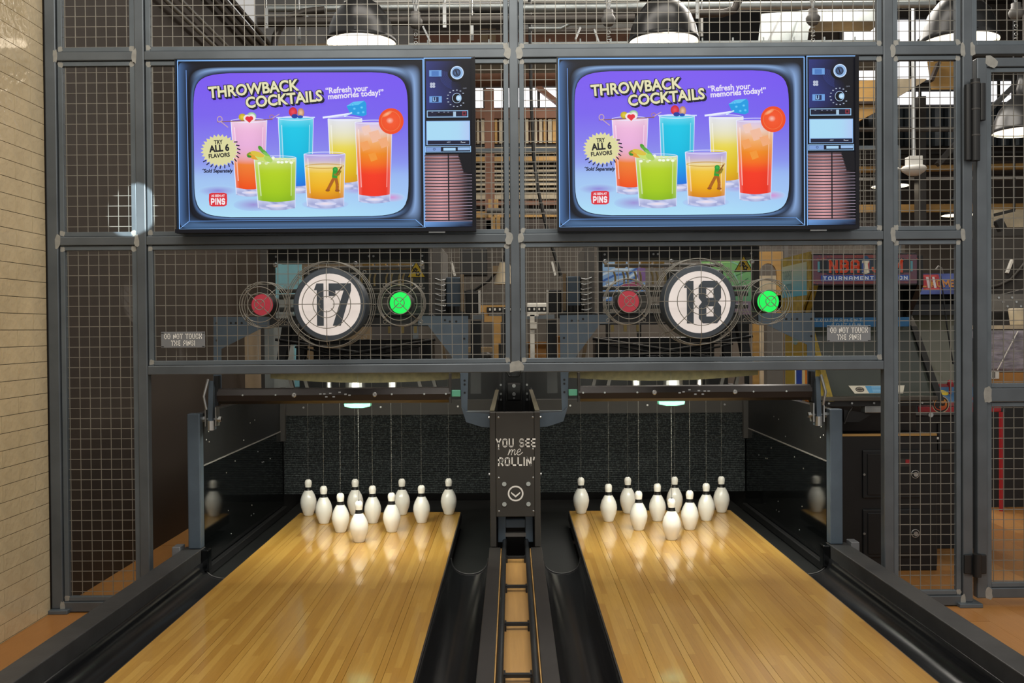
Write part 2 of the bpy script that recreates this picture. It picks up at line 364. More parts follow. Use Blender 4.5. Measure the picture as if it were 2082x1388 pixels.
# ------------------------------------------------------------------ the setting
ZF = -0.19; YF = -1.48; XW = -2.31
MB().box(XW - .1, 7, -5.6, 7.2, ZF - .12, ZF - .012).top('floor', M['darkbrown'], kind='structure')
floor = bpy.data.objects['floor']
pm = MB().box(-.0945, .0945, -.598, .598, -.012, 0).mesh('plank', M['floorwood'], (0, 0, 0))
def plank(x, y):
    o = bpy.data.objects.new('plank', pm); COL.objects.link(o); o.parent = floor; o.location = Vector((x, y, ZF)) - Vector(ORG['floor'])
xs = [XW + .095 + .19 * i for i in range(3)] + [1.945 + .19 * i for i in range(16)]
for i, x in enumerate(xs):
    off = (i * .47) % 1.2
    for j in range(9 if x > 0 else 6):
        y = -4.2 + off + j * 1.2
        if y > 5.5: continue
        plank(x, y)
# tiled wall on the left
wl = MB().box(XW - .12, XW - .008, -5.6, YF + .02, ZF, 3.6).top('wall_left', M['grout'], kind='structure', org=(XW, YF, ZF))
tm = MB().box(-.008, 0, -.1472, .1472, -.0376, .0376).mesh('tile', M['tile'], (0, 0, 0))
def tile(me, y, z):
    o = bpy.data.objects.new('tile', me); COL.objects.link(o); o.parent = wl; o.location = Vector((XW, y, z)) - Vector(ORG['wall_left'])
CUT = {}; zl = at(95, 477.6, -1.50).z; RH = .0778
for k in range(-32, 32):
    z = zl + (k + .5) * RH
    if z < ZF + .03 or z > 3.1: continue
    B = (k % 2 == 0); j0 = -1.909 + (0 if B else .1487)
    for n in range(-3, 2):
        yc = j0 + (n + .5) * .2975
        if yc + .147 > YF - .004:
            y0 = yc - .1472; y1 = YF - .004
            if y1 - y0 > .02:
                if B not in CUT: CUT[B] = MB().box(-.008, 0, -(y1 - y0) / 2, (y1 - y0) / 2, -.0376, .0376).mesh('tile', M['tile'], (0, 0, 0))
                tile(CUT[B], (y0 + y1) / 2, z)
            continue
        tile(tm, yc, z)
# cut bottom course
for n in range(5): 
    o = MB().box(XW - .008, XW, -1.909 - .89 + n * .2975 + .0015, min(-1.909 - .89 + (n + 1) * .2975 - .0015, YF - .005), ZF, zl - math.floor((zl - ZF - .03) / RH + .5) * RH - .002)
    o.part('tile', M['tile'], wl)
MB().box(XW - .12, XW, YF + .02, 2.8, ZF, 3.9).top('wall_left_rear', M['darkbrown'], kind='structure')
MB().box(XW - .12, -1.35, 2.8, 2.9, ZF, 3.9).top('wall_alcove', M['tan'], kind='structure')
MB().box(XW - .2, 7.2, 6.6, 6.75, ZF, 5.6).top('wall_back', M['backdrop'], kind='structure')
MB().box(7.0, 7.15, -1.4, 6.6, ZF, 5.6).top('wall_right', M['backdrop'], kind='structure')
MB().box(XW - .2, 7.2, -1.4, 6.75, 5.5, 5.65).top('ceiling', M['ceil'], kind='structure')

# ------------------------------------------------------------------ lanes
LW, LC, YE, YS = .53, .888, .08, -5.4
NB = 39; bw = 2 * LW / NB
def lane(cx, num, side):
    t = thing('bowling_lane', f'glossy maple bowling lane on the {side} of the ball return, below sign {num}', 'bowling lane', (cx, YS, -.05))
    MB().box(cx - LW, cx + LW, YS, YE, -.06, -.022).part('lane_base', M['black'], t)
    MB().box(cx - LW - .006, cx - LW, YS, YE, -.06, -.002).part('edge_strip', M['capbrown'], t)
    MB().box(cx + LW, cx + LW + .006, YS, YE, -.06, -.002).part('edge_strip', M['capbrown'], t)
    L2 = (YE - YS) / 2
    for i in range(NB):
        narrow = (i % 5 == 4 and 3 < i < 35); hw = bw / 2 - (.0013 if narrow else .00005)
        key = 'n' if narrow else 'w'
        if key not in BM: BM[key] = MB().box(-hw, hw, -L2, L2, -.022, 0).mesh('board', M['lane'], (0, 0, 0))
        o = bpy.data.objects.new('board', BM[key]); COL.objects.link(o); o.parent = t
        o.location = Vector((cx - LW + (i + .5) * bw, YS + L2, 0)) - Vector(t.location)
    return t
BM = {}
lane(-LC, 17, 'left'); lane(LC, 18, 'right')
# gutters: curved channel in front, flat shelf beside the pins
def gutter(x0, x1, yend, name):
    t = thing('gutter', name, 'gutter', ((x0 + x1) / 2, yend, -.12)); m = (x0 + x1) / 2; hw = (x1 - x0) / 2
    fl = .008; r = hw - fl
    prof = [(x0, -.012), (x0 + fl, -.016)] + [(m - r * math.cos(math.pi * k / 14), -.016 - .085 * math.sin(math.pi * k / 14) ** .8) for k in range(1, 14)] + [(x1 - fl, -.016), (x1, -.012)]
    MB().sweep(prof, YS, yend).part('channel', M['gutter'], t)
    MB().box(x0, x1, yend, .58, -.115, -.095).part('flat_shelf', M['deck'], t)
    MB().tube([(x, yend, z + .002) for x, z in prof[1:-1]], .004, 6).part('lip', M['cap'], t)
gutter(-1.651, -LC - LW - .007, -1.19, 'black curved gutter left of lane 17, beside the tiled wall')
gutter(-LC + LW + .007, -.1385, -1.14, 'black curved gutter between lane 17 and the ball return track')
gutter(.1385, LC - LW - .007, -1.14, 'black curved gutter between the ball return track and lane 18')
gutter(LC + LW + .007, 1.651, -1.19, 'black curved gutter right of lane 18, near the mesh gate')
for s, nm in ((-1, 'left of lane 17'), (1, 'right of lane 18')):
    m = MB().box(s * 1.652, s * 1.755, YS, -1.13, ZF, .057); m.top('capping_strip', M['cap'], f'flat dark grey capping strip along the outer edge of the gutter {nm}', 'capping strip', 'outer gutter cappings', bevel=.004)
    MB().box(s * 1.757, s * 1.80, -1.22, -1.14, ZF, .075).top('foot_block', M['signgrey'], f'small grey block at the foot of the side panel post {nm}', 'block', bevel=.004)
# pit behind the lanes
MB().box(-1.652, 1.652, YE + .022, 1.2, ZF, -.117).top('pit_floor', M['deck'], kind='structure')

# ball return track
t = thing('ball_return_track', 'sunken wooden ball return track with two black rails between the lanes', 'ball return', (0, YS, ZF))
for s in (-1, 1):
    MB().box(s * .079, s * .1375, YS, -1.2, ZF, .057).part('capping', M['capbrown'], t, bevel=.003)
    MB().box(s * .0745, s * .0785, YS, -1.2, .02, .051).part('wood_edge', M['wood'], t)
    MB().tube([(s * .060, YS, .05), (s * .060, -1.22, .05), (s * .056, -1.02, .08)], .012, 10).part('rail', M['blacksteel'], t)
MB().box(-.074, .074, YS, -1.2, ZF, .012).part('track_bed', M['trackwood'], t)
for y in (-1.335, -1.887, -2.437, -2.996, -3.55, -4.1, -4.65):
    b = MB().box(-.055, .055, y - .009, y + .009, .03, .042)
    for s in (-1, 1): b.box(s * .042, s * .055, y - .02, y + .05, .0125, .036)
    b.part('cross_bar', M['blacksteel'], t)

# ------------------------------------------------------------------ pins
prof = [(.0001, 0), (.0275, 0), (.0305, .006), (.0395, .03), (.0475, .053), (.0515, .075), (.0525, .086), (.0500, .107), (.043, .129), (.0325, .150), (.0240, .163), (.0198, .172), (.0190, .180), (.0205, .192), (.0228, .206), (.0226, .216), (.0190, .2275), (.0110, .234), (.0001, .2355)]
pin0 = None
rows = [('alone at the front', [0]), ('in second row', [-.5, .5]), ('in third row', [-1, 0, 1]), ('in back row', [-1.5, -.5, .5, 1.5])]
cols = {1: [''], 2: [' on the left', ' on the right'], 3: [' on the left', ' in the middle', ' on the right'], 4: [' at the far left', ', second from left', ', second from right', ' at the far right']}
for num, cx in (('left', -LC), ('right', LC)):
    for r, (rn, offs) in enumerate(rows):
        for o_, cn in zip(offs, cols[len(offs)]):
            loc = (cx + o_ * .3048, -.792 + r * .264, 0)
            lb = f'white duckpin {rn}{cn} of the {num} rack'
            if pin0 is None:
                pin0 = thing('bowling_pin', lb, 'bowling pin', loc, 'duckpins on the two lanes'); x, y, _ = loc
                MB().lathe(prof, loc, n=28).part('pin_body', M['white'], pin0)
                MB().lathe([(.0236, .1640), (.0208, .1715), (.0201, .178), (.0201, .1850)], loc, n=28).part('neck_band', M['band'], pin0)
                MB().lathe([(.0316, .0075), (.0337, .0135)], loc, n=28).part('base_ring', M['offwhite'], pin0)
                MB().lathe([(.006, .2335), (.005, .239), (.0015, .240)], loc, n=10).part('cord_socket', M['band'], pin0)
                MB().tube([(x, y, .238), (x + .001, y, .6), (x, y, .972)], .0013, 5).part('cord', M['cord'], pin0)
            else: dup(pin0, loc, lb)
# ------------------------------------------------------------------ steel screen with mesh
TD = .05                                   # tube depth
P = {}                                     # posts: x0, x1
P[1] = (X_(95, YF, 500), X_(118, YF, 500)); P[2] = (X_(277, YF, 500), X_(297, YF, 500)); P[3] = (X_(1037.5, YF, 500), X_(1056.5, YF, 500))
P[4] = (X_(1797, YF, 500), X_(1817, YF, 500)); P[5] = (X_(1957.5, YF, 500), X_(1978, YF, 500))
B1 = (Z_(117, YF, 1000), Z_(98.5, YF, 1000)); B2 = (Z_(492.7, YF, 1000), Z_(475, YF, 1000)); B3 = (Z_(757, YF, 1000), Z_(738.5, YF, 1000))
ZB = ZF + .02; ZT = 3.25; BB = (Z_(1244, YF, 150), Z_(1224, YF, 150))
fr = thing('steel_mesh_screen', 'welded grey steel tube frame with wire mesh bays across both lanes', 'screen', (0, YF, ZF))
for k, (a, b) in P.items():
    zb = B3[0] if k == 3 else ZB
    MB().box(a, b, YF, YF + TD, zb, ZT).part('post', M['steel'], fr, bevel=.005)
for k in (1, 2, 4, 5):
    a, b = P[k]; MB().box(max(a - .03, XW), b + .035, YF - .03, YF + TD + .03, ZF, ZB).part('foot_plate', M['steel_in'], fr, bevel=.003)
def beam(k0, k1, z, name='beam'): MB().box(P[k0][1], P[k1][0], YF + .0005, YF + TD, z[0], z[1]).part(name, M['steel'], fr, bevel=.004)
for z in (B1, B2): 
    for k in (1, 2, 3, 4): beam(k, k + 1, z)
beam(2, 3, B3); beam(3, 4, B3); beam(1, 2, BB); beam(4, 5, BB)
MB().box(P[5][1], 3.6, YF + .0005, YF + TD, B1[0], B1[1]).part('beam', M['steel'], fr, bevel=.004)
MB().box(P[1][0], 3.6, YF + .0005, YF + TD, ZT, ZT + .05).part('beam', M['steel'], fr, bevel=.004)
MW = .0508
def bay(x0, x1, z0, z1, parent, yi=YF + .012, fw=.027, openbottom=None):
    fz0 = z0
    f = MB()
    f.box(x0 + .003, x0 + fw, yi, yi + .028, fz0, z1); f.part('panel_bar', M['steel_in'], parent, bevel=.002)
    MB().box(x1 - fw, x1 - .003, yi, yi + .028, fz0, z1).part('panel_bar', M['steel_in'], parent, bevel=.002)
    MB().box(x0 + fw, x1 - fw, yi, yi + .028, z1 - fw + .003, z1 - .002).part('panel_bar', M['steel_in'], parent, bevel=.002)
    MB().box(x0 + fw, x1 - fw, yi, yi + .028, z0 + .002, z0 + fw - .003).part('panel_bar', M['steel_in'], parent, bevel=.002)
    m = MB(); ym = yi + .014; r = .0016
    n = int((x1 - x0 - 2 * fw) / MW); off = ((x1 - x0 - 2 * fw) - n * MW) / 2
    for i in range(n + 1):
        x = x0 + fw + off * .7 + i * MW
        if x < x1 - fw: m.box(x - r, x + r, ym - r, ym + r, z0 + fw - .006, z1 - fw + .006)
    n = int((z1 - z0 - 2 * fw) / MW); off = ((z1 - z0 - 2 * fw) - n * MW) / 2
    for i in range(n + 1):
        z = z0 + fw + off + i * MW
        if z < z1 - fw: m.box(x0 + fw - .006, x1 - fw + .006, ym + r, ym + 3 * r, z - r, z + r)
    m.part('wire_mesh', M['wire'], parent, kind='stuff')
for k in (1, 2, 3, 4):
    a, b = P[k][1], P[k + 1][0]
    bay(a, b, B1[1], ZT, fr); bay(a, b, B2[1], B1[0], fr)
    bay(a, b, BB[1] if k in (1, 4) else B3[1], B2[0], fr)
bay(P[5][1], 3.6, B1[1], ZT, fr)
# ground weld patches: thin ragged smears of filler on the joints
def patch(cx, cz, rx, rz, Y=YF - .0008, par=fr):
    n = 11; pts = []
    for k in range(n):
        t = 2 * math.pi * k / n; q = random.uniform(.72, 1.15); c, s = math.cos(t), math.sin(t); m_ = max(abs(c), abs(s)) ** .6
        pts.append((cx + rx * q * c / m_, cz + rz * q * s / m_))
    MB().slab(pts, Y, Y + .0025).part('weld_patch', M['weld'], par)
def mid(z): return (z[0] + z[1]) / 2
for z in (B1, B2):
    for k in (1, 2, 4, 5):
        if k != 2 and k != 5: patch(P[k][1] - .002, mid(z), .013, .036)
        if k in (2, 5): patch(P[k][0] + .002, mid(z), .013, .036)
    for s in (0, 1): patch(P[3][s] + (-.006 if s == 0 else .006), mid(z), .018, .03)
patch(P[5][1], mid(B1), .014, .036); patch(sum(P[3]) / 2, mid(B3) + .008, .036, .032); patch(P[1][1], mid(BB), .012, .034); patch(P[5][0], mid(BB), .012, .034)
for (k0, k1, za, zb) in [(1, 2, B1[1], 9), (1, 2, B2[1], B1[0]), (1, 2, BB[1], B2[0]), (2, 3, B1[1], 9), (2, 3, B2[1], B1[0]), (2, 3, B3[1], B2[0]), (3, 4, B1[1], 9), (3, 4, B2[1], B1[0]), (3, 4, B3[1], B2[0]), (4, 5, B1[1], 9), (4, 5, B2[1], B1[0]), (4, 5, BB[1], B2[0])]:
    for x in (P[k0][1] + .017, P[k1][0] - .017):
        patch(x, za + .017, .013, .014, YF + .0112)
        if zb < 5: patch(x, zb - .017, .013, .014, YF + .0112)
# gate on the right
gx0, gx1 = X_(1987, YF, 600), 3.3; gz1, gz0 = Z_(117, YF, 2000), Z_(1216, YF, 2000)
gt = thing('mesh_gate', 'grey steel gate with wire mesh at the right end of the screen', 'gate', ((gx0 + gx1) / 2, YF, gz0))
gm = (Z_(817, YF, 2050), Z_(789, YF, 2050))
gs = .05
for a, b in ((gx0, gx0 + gs), (gx1 - gs, gx1)): MB().box(a, b, YF, YF + TD, gz0, gz1).part('stile', M['steel'], gt, bevel=.005)
for z in ((gz1 - .045, gz1), gm, (gz0, gz0 + .05)): MB().box(gx0 + gs, gx1 - gs, YF + .0005, YF + TD, *z).part('rail', M['steel'], gt, bevel=.004)
bay(gx0 + gs, gx1 - gs, gm[1], gz1 - .045, gt); bay(gx0 + gs, gx1 - gs, gz0 + .05, gm[0], gt)
patch(gx0 + gs, mid(gm), .02, .045, par=gt); patch(gx0 + gs + .005, gz0 + .025, .02, .03, par=gt); patch(gx0 + gs + .02, gz1 - .02, .03, .03, par=gt)
MB().box(gx0 + gs + 1.1, gx0 + gs + 1.14, YF - .05, YF, .9, 1.1).part('pull_handle', M['blacksteel'], gt, bevel=.008)
MB().box(3.55, 3.6, YF, YF + TD, ZF, ZT).part('post', M['steel'], fr, bevel=.005)
# hinges
hg = MB().box(gx0 - .012, gx0 - .001, YF - .012, YF + .03, Z_(310, YF, 1985), Z_(180, YF, 1985)).part('gate_closer', M['black'], gt, label='tall black cylindrical gate closer')
xa = X_(1980, YF - .04, 250); za, zb = Z_(326, YF - .04, 1985), Z_(160, YF - .04, 1985)
MB().cyl((xa + .012, YF - .03, za), .022, zb - za, 'Z', 20).part('barrel', M['black'], hg)
MB().cyl((xa - .022, YF - .026, za + .004), .017, zb - za - .03, 'Z', 20).part('side_tube', M['black'], hg)
MB().cyl((xa + .048, YF - .02, za + (zb - za) * .5), .018, (zb - za) * .45, 'Z', 20).part('side_tube', M['black'], hg)
for q in (.3, .62, .94): MB().lathe([(.0225, 0), (.0235, .004), (.0225, .008)], (xa + .012, YF - .03, za + (zb - za) * q), n=20).part('collar', M['greydark'], hg)
hl = MB().box(gx0 - .012, gx0 - .001, YF - .012, YF + .03, Z_(1165, YF, 1985), Z_(1130, YF, 1985)).part('gate_hinge', M['black'], gt, label='short black butt hinge')
xa = X_(1985, YF - .02, 1150); za, zb = Z_(1172, YF - .02, 1985), Z_(1126, YF - .02, 1985)
MB().cyl((xa + .004, YF - .02, za), .02, zb - za, 'Z', 18).part('barrel', M['black'], hl)
for s in (-1, 1): MB().box(xa + s * .018, xa + s * .055, YF - .014, YF - .0005, za + .012, zb - .006).part('leaf', M['black'], hl, bevel=.003)

# ------------------------------------------------------------------ round number signs, call lights and wire guards
def guard(cx, cz, r, fr_, rings, nsp, label, grp, hooks):
    t = thing('wire_guard', label, 'wire guard', (cx, YF, cz - r), grp); y0 = YF - .002; yf = YF - .15
    for k, y in enumerate((y0 - .004, y0 - .05, y0 - .10)): MB().ring((cx, y, cz), r * (1 - .012 * k), .0022, 52).part('side_ring', M['wire'], t)
    for q in rings: MB().ring((cx, yf - .004, cz), q, .002, 44).part('face_ring', M['wire'], t)
    for k in range(nsp):
        a = 2 * math.pi * k / nsp + (0 if nsp == 8 else math.pi / 4); c, s = math.cos(a), math.sin(a); e = rings[-1] * (.8 if nsp == 8 else .15)
        MB().tube([(cx + c * e, yf, cz + s * e), (cx + c * rings[0] * 1.03, yf, cz + s * rings[0] * 1.03), (cx + c * r * .965, yf + .035, cz + s * r * .965), (cx + c * r, y0 - .002, cz + s * r)], .002, 5).part('spoke', M['wire'], t)
    for k in range(4):
        a = math.pi / 4 + k * math.pi / 2; MB().ring((cx + math.cos(a) * (r + .014), y0 - .004, cz + math.sin(a) * (r + .014)), .008, .0018, 14).part('mounting_eye', M['wire'], t)
def drum(cx, cz, r, face, fr_, label, name, cat, facem, num=None):
    t = thing(name, label, cat, (cx, YF, cz - r)); y1 = YF - .10
    MB().lathe([(r * .97, -.002), (r, .008), (r, .098)], (cx, y1, cz), 'Y', 48).part('drum_side', M['numdark'] if num else M['black'], t)
    m = MB().lathe([(r * .97, -.002), (fr_, -.004)], (cx, y1, cz), 'Y', 48); m.part('rim', M['numdark'] if num else M['black'], t)
    MB().disc((cx, y1 - .0035, cz), fr_ + .001, n=48).part('face', facem, t)
    return t, y1 - .0045
def digit_poly(ch, x, z, h, w, y, mb):
    def sl(pts): mb.slab([(x + a * w, z + b * h) for a, b in pts], y, y + .0006)
    if ch == '1': sl([(.3, 0), (.72, 0), (.72, 1), (.28, 1), (.12, .84), (.3, .84)])
    if ch == '7':
        sl([(0, 1), (1, 1), (1, .83), (0, .83)]); sl([(0, .83), (.3, .83), (.3, .70), (0, .70)]); sl([(.67, .83), (1, .83), (.53, 0), (.17, 0)])
    if ch == '8':
        for a, b in ((0, .45), (.55, 1)):
            pass
        sl([(.18, 1), (.82, 1), (1, .88), (1, .84), (0, .84), (0, .88)]); sl([(.18, 0), (.82, 0), (1, .12), (1, .16), (0, .16), (0, .12)])
        sl([(0, .84), (.34, .84), (.34, .6), (0, .6)]); sl([(.66, .84), (1, .84), (1, .6), (.66, .6)])
        sl([(0, .6), (1, .6), (.86, .5), (1, .4), (0, .4), (.14, .5)])
        sl([(0, .4), (.34, .4), (.34, .16), (0, .16)]); sl([(.66, .4), (1, .4), (1, .16), (.66, .16)])
def signset(n, big, drm, red, grn):
    Yg = YF - .15; sd = 'left' if n == 17 else 'right'
    bx, bz = X_(big[0], Yg, big[1]), Z_(big[1], Yg, big[0])
    dx_, dz_ = X_(drm[0], YF - .1, drm[1]), Z_(drm[1], YF - .1, drm[0]); bx, bz, gx_, gz_ = dx_, dz_, bx, bz
    t, yy = drum(bx, bz, .178, None, .150, f'round white sign reading {n} in a dark drum above the {sd} lane', 'lane_number_sign', 'number sign', M['signwhite'], True)
    m = MB()
    h = .205
    digit_poly('1', bx - .085, bz - h / 2, h, .078, yy, m)
    digit_poly('7' if n == 17 else '8', bx - .004, bz - h / 2, h, .108, yy, m)
    m.part('numerals', M['numdark'], t)
    guard(gx_, gz_, .213, None, [.178, .116, .065, .037], 8, f'large round wire guard over the {sd} lane number sign', 'round wire guards on the mesh', True)
    for nm, (px, py), fm in (('red', red, M['red']), ('green', grn, M['greenlit'])):
        x, z = X_(px, Yg, py), Z_(py, Yg, px)
        drum(x, z, .056, None, .0515, f'small round {nm} signal light {"left" if nm == "red" else "right"} of the {sd} lane number sign', 'signal_light', 'signal light', fm)
        guard(x, z, .113, None, [.085, .056, .0245], 4, f'small round wire guard over the {nm} light above the {sd} lane', 'round wire guards on the mesh', True)
signset(17, (664, 618), (670.5, 619), (528, 619), (812, 615)); signset(18, (1426, 612), (1422, 614), (1280, 612), (1567, 612))
# warning plates on the mesh
def plate(px0, py0, px1, py1, label):
    Y = YF + .004; a, b = at(px0, py1, Y), at(px1, py0, Y)
    t = thing('warning_plate', label, 'sign', ((a.x + b.x) / 2, Y, a.z), 'do not touch plates')
    MB().box(a.x, b.x, Y - .003, Y, a.z, b.z).part('plate', M['signgrey'], t, bevel=.0015)
    wd = b.x - a.x; h = (b.z - a.z) * .33; m = MB()
    for txt, q in (('DO NOT TOUCH', .55), ('THE PiNS!', .13)):
        v, f, ww = stroke2d(txt, h, .18); sx = .84 * wd / stroke2d('DO NOT TOUCH', h, .18)[2]
        lay(m, (v, f), (a.x + b.x) / 2 - ww * sx / 2, a.z + (b.z - a.z) * q, Y - .0036, sx, 1)
    m.part('lettering', M['print'], t)
    for x in (a.x + .008, b.x - .008):
        for z in (a.z + .006, b.z - .006): MB().box(x - .006, x + .006, Y - .0045, Y - .0032, z - .0018, z + .0018).part('cable_tie', M['black'], t)
plate(328, 674, 417, 707, 'grey DO NOT TOUCH THE PiNS plate nearest the tiled wall')
plate(1681, 661, 1770, 695, 'grey DO NOT TOUCH THE PiNS plate nearest the arcade cabinet')
# ------------------------------------------------------------------ televisions with the drinks advert
def fit(pic, txt, x, y, width, size, c, rot=0, bold=0, shear=0):
    v, f = font2d(txt, size, bold, shear); x0 = min(p[0] for p in v); x1 = max(p[0] for p in v); k = width / (x1 - x0)
    pic.text('', x, y, 1, c, rot, 0, 0, 1, 1, ([((p - x0) * k, q) for p, q in v], f))
def advert():
    p = Pic(); p.rect(68, 62, 1988, 1165, '#06070b')
    NP = 96
    def loop(x0, y0, x1, y1, n):
        cx, cy, a, b = (x0 + x1) / 2, (y0 + y1) / 2, (x1 - x0) / 2, (y1 - y0) / 2; o = []
        for k in range(NP):
            t = 2 * math.pi * k / NP; c, s = math.cos(t), math.sin(t); o.append((cx + a * math.copysign(abs(c) ** (2 / n), c), cy + b * math.copysign(abs(s) ** (2 / n), s)))
        return o
    def cols(r, b, l, t):
        o = []
        for k in range(NP):
            q = 2 * math.pi * k / NP; c, s = math.cos(q), math.sin(q); w_ = [max(0, c) ** 3, max(0, s) ** 3, max(0, -c) ** 3, max(0, -s) ** 3]; S = sum(w_)
            o.append(tuple(sum(wi * rgb(h)[i] for wi, h in zip(w_, (r, b, l, t))) / S for i in range(3)))
        return o
    p.rect(78, 68, 1658, 1140, '#8cc0ff'); p.rect(84, 74, 1652, 1134, '#10131c')
    L = [(loop(86, 76, 1650, 1132, 40), cols('#0b0d14', '#39577a', '#46699a', '#0b0d14')), (loop(128, 96, 1640, 1112, 22), cols('#0f1118', '#4a6a92', '#22344e', '#10131c')),
         (loop(146, 112, 1600, 1088, 12), cols('#84a4d4', '#12161f', '#0b0d13', '#0b0d13')), (loop(160, 124, 1585, 1082, 9), cols('#2c3c58', '#1c2636', '#10151f', '#86a8d8')), (loop(172, 140, 1566, 1072, 8.5), cols('#0b0d14', '#5a7cac', '#4a6894', '#3a4c70')), (loop(180, 150, 1556, 1064, 8.2), cols('#0e1118', '#141824', '#0e1118', '#10141f'))]
    for (a, ca), (b, cb) in zip(L, L[1:]):
        p.add(a + b, [(k, (k + 1) % NP, NP + (k + 1) % NP, NP + k) for k in range(NP)], ca + cb)
    sc = loop(180, 150, 1556, 1064, 8.2)
    st = [(0, '#7a56ee'), (.3, '#7a64ec'), (.52, '#8682ea'), (.64, '#8f9cec'), (.72, '#9fc0f0'), (.85, '#a6ccf2'), (1, '#aee0f6')]
    def scf(u, v):
        k = (v - .5) * 2; a = math.asin(max(-1, min(1, k))); yy = 607 + 457 * k; q = (1 - abs(k) ** 8.2) ** (1 / 8.2) if abs(k) < 1 else 0
        return (868 + 688 * q * (u - .5) * 2, yy)
    def scc(u, v):
        c = stops(v, st); g = 1 - .10 * max(0, u - .6) / .4; 
        return (c[0] * g, c[1] * g, c[2])
    vs_ = sorted(set([0, .002, .006, .012, .02, .03, .045, .06] + [i / 24 for i in range(2, 23)] + [1, .998, .994, .988, .98, .97, .955, .94]))
    v = []; c = []; nu = 10
    for q in vs_:
        for i in range(nu + 1): v.append(scf(i / nu, q)); c.append(scc(i / nu, q))
    p.add(v, [(j * (nu + 1) + i, j * (nu + 1) + i + 1, (j + 1) * (nu + 1) + i + 1, (j + 1) * (nu + 1) + i) for j in range(len(vs_) - 1) for i in range(nu)], c)
    p.line([(146, 1086), (88, 1130)], 4, '#7fb0f0'); p.line([(146, 1086), (1596, 1086)], 3, '#5f8fd6'); p.line([(1598, 1086), (1648, 1130)], 4, '#7fb0f0'); p.line([(146, 1086), (136, 130)], 4, '#6d9ae6')
    # soft coloured shadows on the table
    for cx, cy, rx, ry, c in ((330, 895, 130, 34, '#8f86d6'), (560, 985, 130, 40, '#9a8ed2'), (1020, 985, 150, 34, '#c793d6'), (1450, 945, 84, 30, '#cf8fd0'), (1230, 900, 120, 26, '#a9a2e0'), (870, 900, 90, 22, '#8ea6ec')):
        p.ell(cx, cy, rx, ry, '#a6ccf2', c)
    def glass(x0, x1, b0, b1, yt, yb, st, base=46, rim='#e8ecff', gy=0):
        cf = lambda u, v_: tuple(k * (1 - .28 * abs(u - .45) ** 2 * 4 * .5) + (.10 if u < .06 or u > .94 else 0) for k in stops(v_, st))
        y2 = yb - base
        p.grid(lambda u, v_: (x0 + (x1 - x0) * u + ((b0 - x0) * (1 - u) + (b1 - x1) * u) * v_, yt + (y2 - yt) * v_ + 12 * math.sin(math.pi * u) * v_), 8, 14, cf)
        p.grid(lambda u, v_: (b0 + (b1 - b0) * u, y2 + 12 * math.sin(math.pi * u) + base * v_), 8, 3, lambda u, v_: mixc('#cfd4f2', '#8f96c8', (v_ * .8 + .3 * math.sin(9 * u)) % 1))
        p.ell((b0 + b1) / 2, yb - base * .3, (b1 - b0) * .3, base * .22, '#c8cef0', '#f0e0e8')
        wd_ = x1 - x0
        for q0, q1, cc in ((.07, .10, .35), (.88, .905, .25)):
            p.grid(lambda u, v_: (x0 + wd_ * (q0 + (q1 - q0) * u) + ((b0 - x0) * (1 - q0) + (b1 - x1) * q0) * (v_ * .8 + .1), yt + (y2 - yt) * (v_ * .8 + .1)), 1, 8, lambda u, v_: mixc(stops(v_ * .8 + .1, st), '#ffffff', cc))
        p.ringe((x0 + x1) / 2, yt, (x1 - x0) / 2, 14, 4, rim)
        p.line([(x0, yt), (b0, yb - 4)], 4, rim); p.line([(x1, yt), (b1, yb - 4)], 4, '#d0d8f8')
    glass(420, 652, 450, 628, 452, 922, [(0, '#f2cfe6'), (.15, '#eeb6dc'), (.4, '#e6aeda'), (.55, '#e9a9b2'), (.64, '#ee7f30'), (1, '#ee4c10')])
    glass(724, 950, 742, 935, 440, 905, [(0, '#6fdcf2'), (.12, '#10c6e6'), (.5, '#02bde2'), (.75, '#0a9ce8'), (1, '#1c70de')])
    glass(1043, 1262, 1062, 1240, 446, 885, [(0, '#e2e4f0'), (.25, '#e6e2c0'), (.45, '#e8d648'), (.8, '#e2bc12'), (1, '#dc9c0a')])
    glass(1217, 1455, 1238, 1436, 468, 972, [(0, '#cdbfee'), (.12, '#ecd0c8'), (.25, '#f0b070'), (.42, '#f08c18'), (.58, '#f46a16'), (.68, '#f43a1a'), (1, '#ee2f18')])
    for x, y, r in ((1290, 520, 34), (1345, 560, 42), (1400, 600, 36), (1280, 620, 34), (1330, 690, 30)): p.poly([(x - r, y - r * .6), (x + r * .5, y - r), (x + r, y + r * .5), (x - r * .4, y + r)], mixc('#eeccc0', '#f09634', (y - 510) / 130))
    glass(888, 1152, 906, 1140, 668, 1000, [(0, '#b4a6ea'), (.2, '#cdb8c8'), (.24, '#f0e2a8'), (.4, '#efc63a'), (.75, '#eeb012'), (1, '#d8820c')], 56)
    p.ringe(1020, 745, 125, 16, 5, '#c89a3a')
    glass(568, 838, 592, 828, 690, 1010, [(0, '#d9e6c4'), (.12, '#c3d86a'), (.3, '#b4d21e'), (.8, '#a0c812'), (1, '#8cba14')], 52)
    for k in range(16): p.ell(600 + k * 15 + random.uniform(-5, 5), 695 + random.uniform(-12, 30) + k, 11, 8, '#dce8ae' if k % 2 else '#f2f8e8')
    # garnishes
    p.line([(335, 462), (690, 448)], 6, '#8a5a4a'); p.ringe(352, 445, 18, 20, 5, '#c9a8a8'); p.line([(352, 455), (405, 497)], 5, '#c9a8a8'); p.ringe(685, 432, 16, 14, 5, '#a8788a'); p.line([(690, 440), (735, 415)], 5, '#c9a8b8')
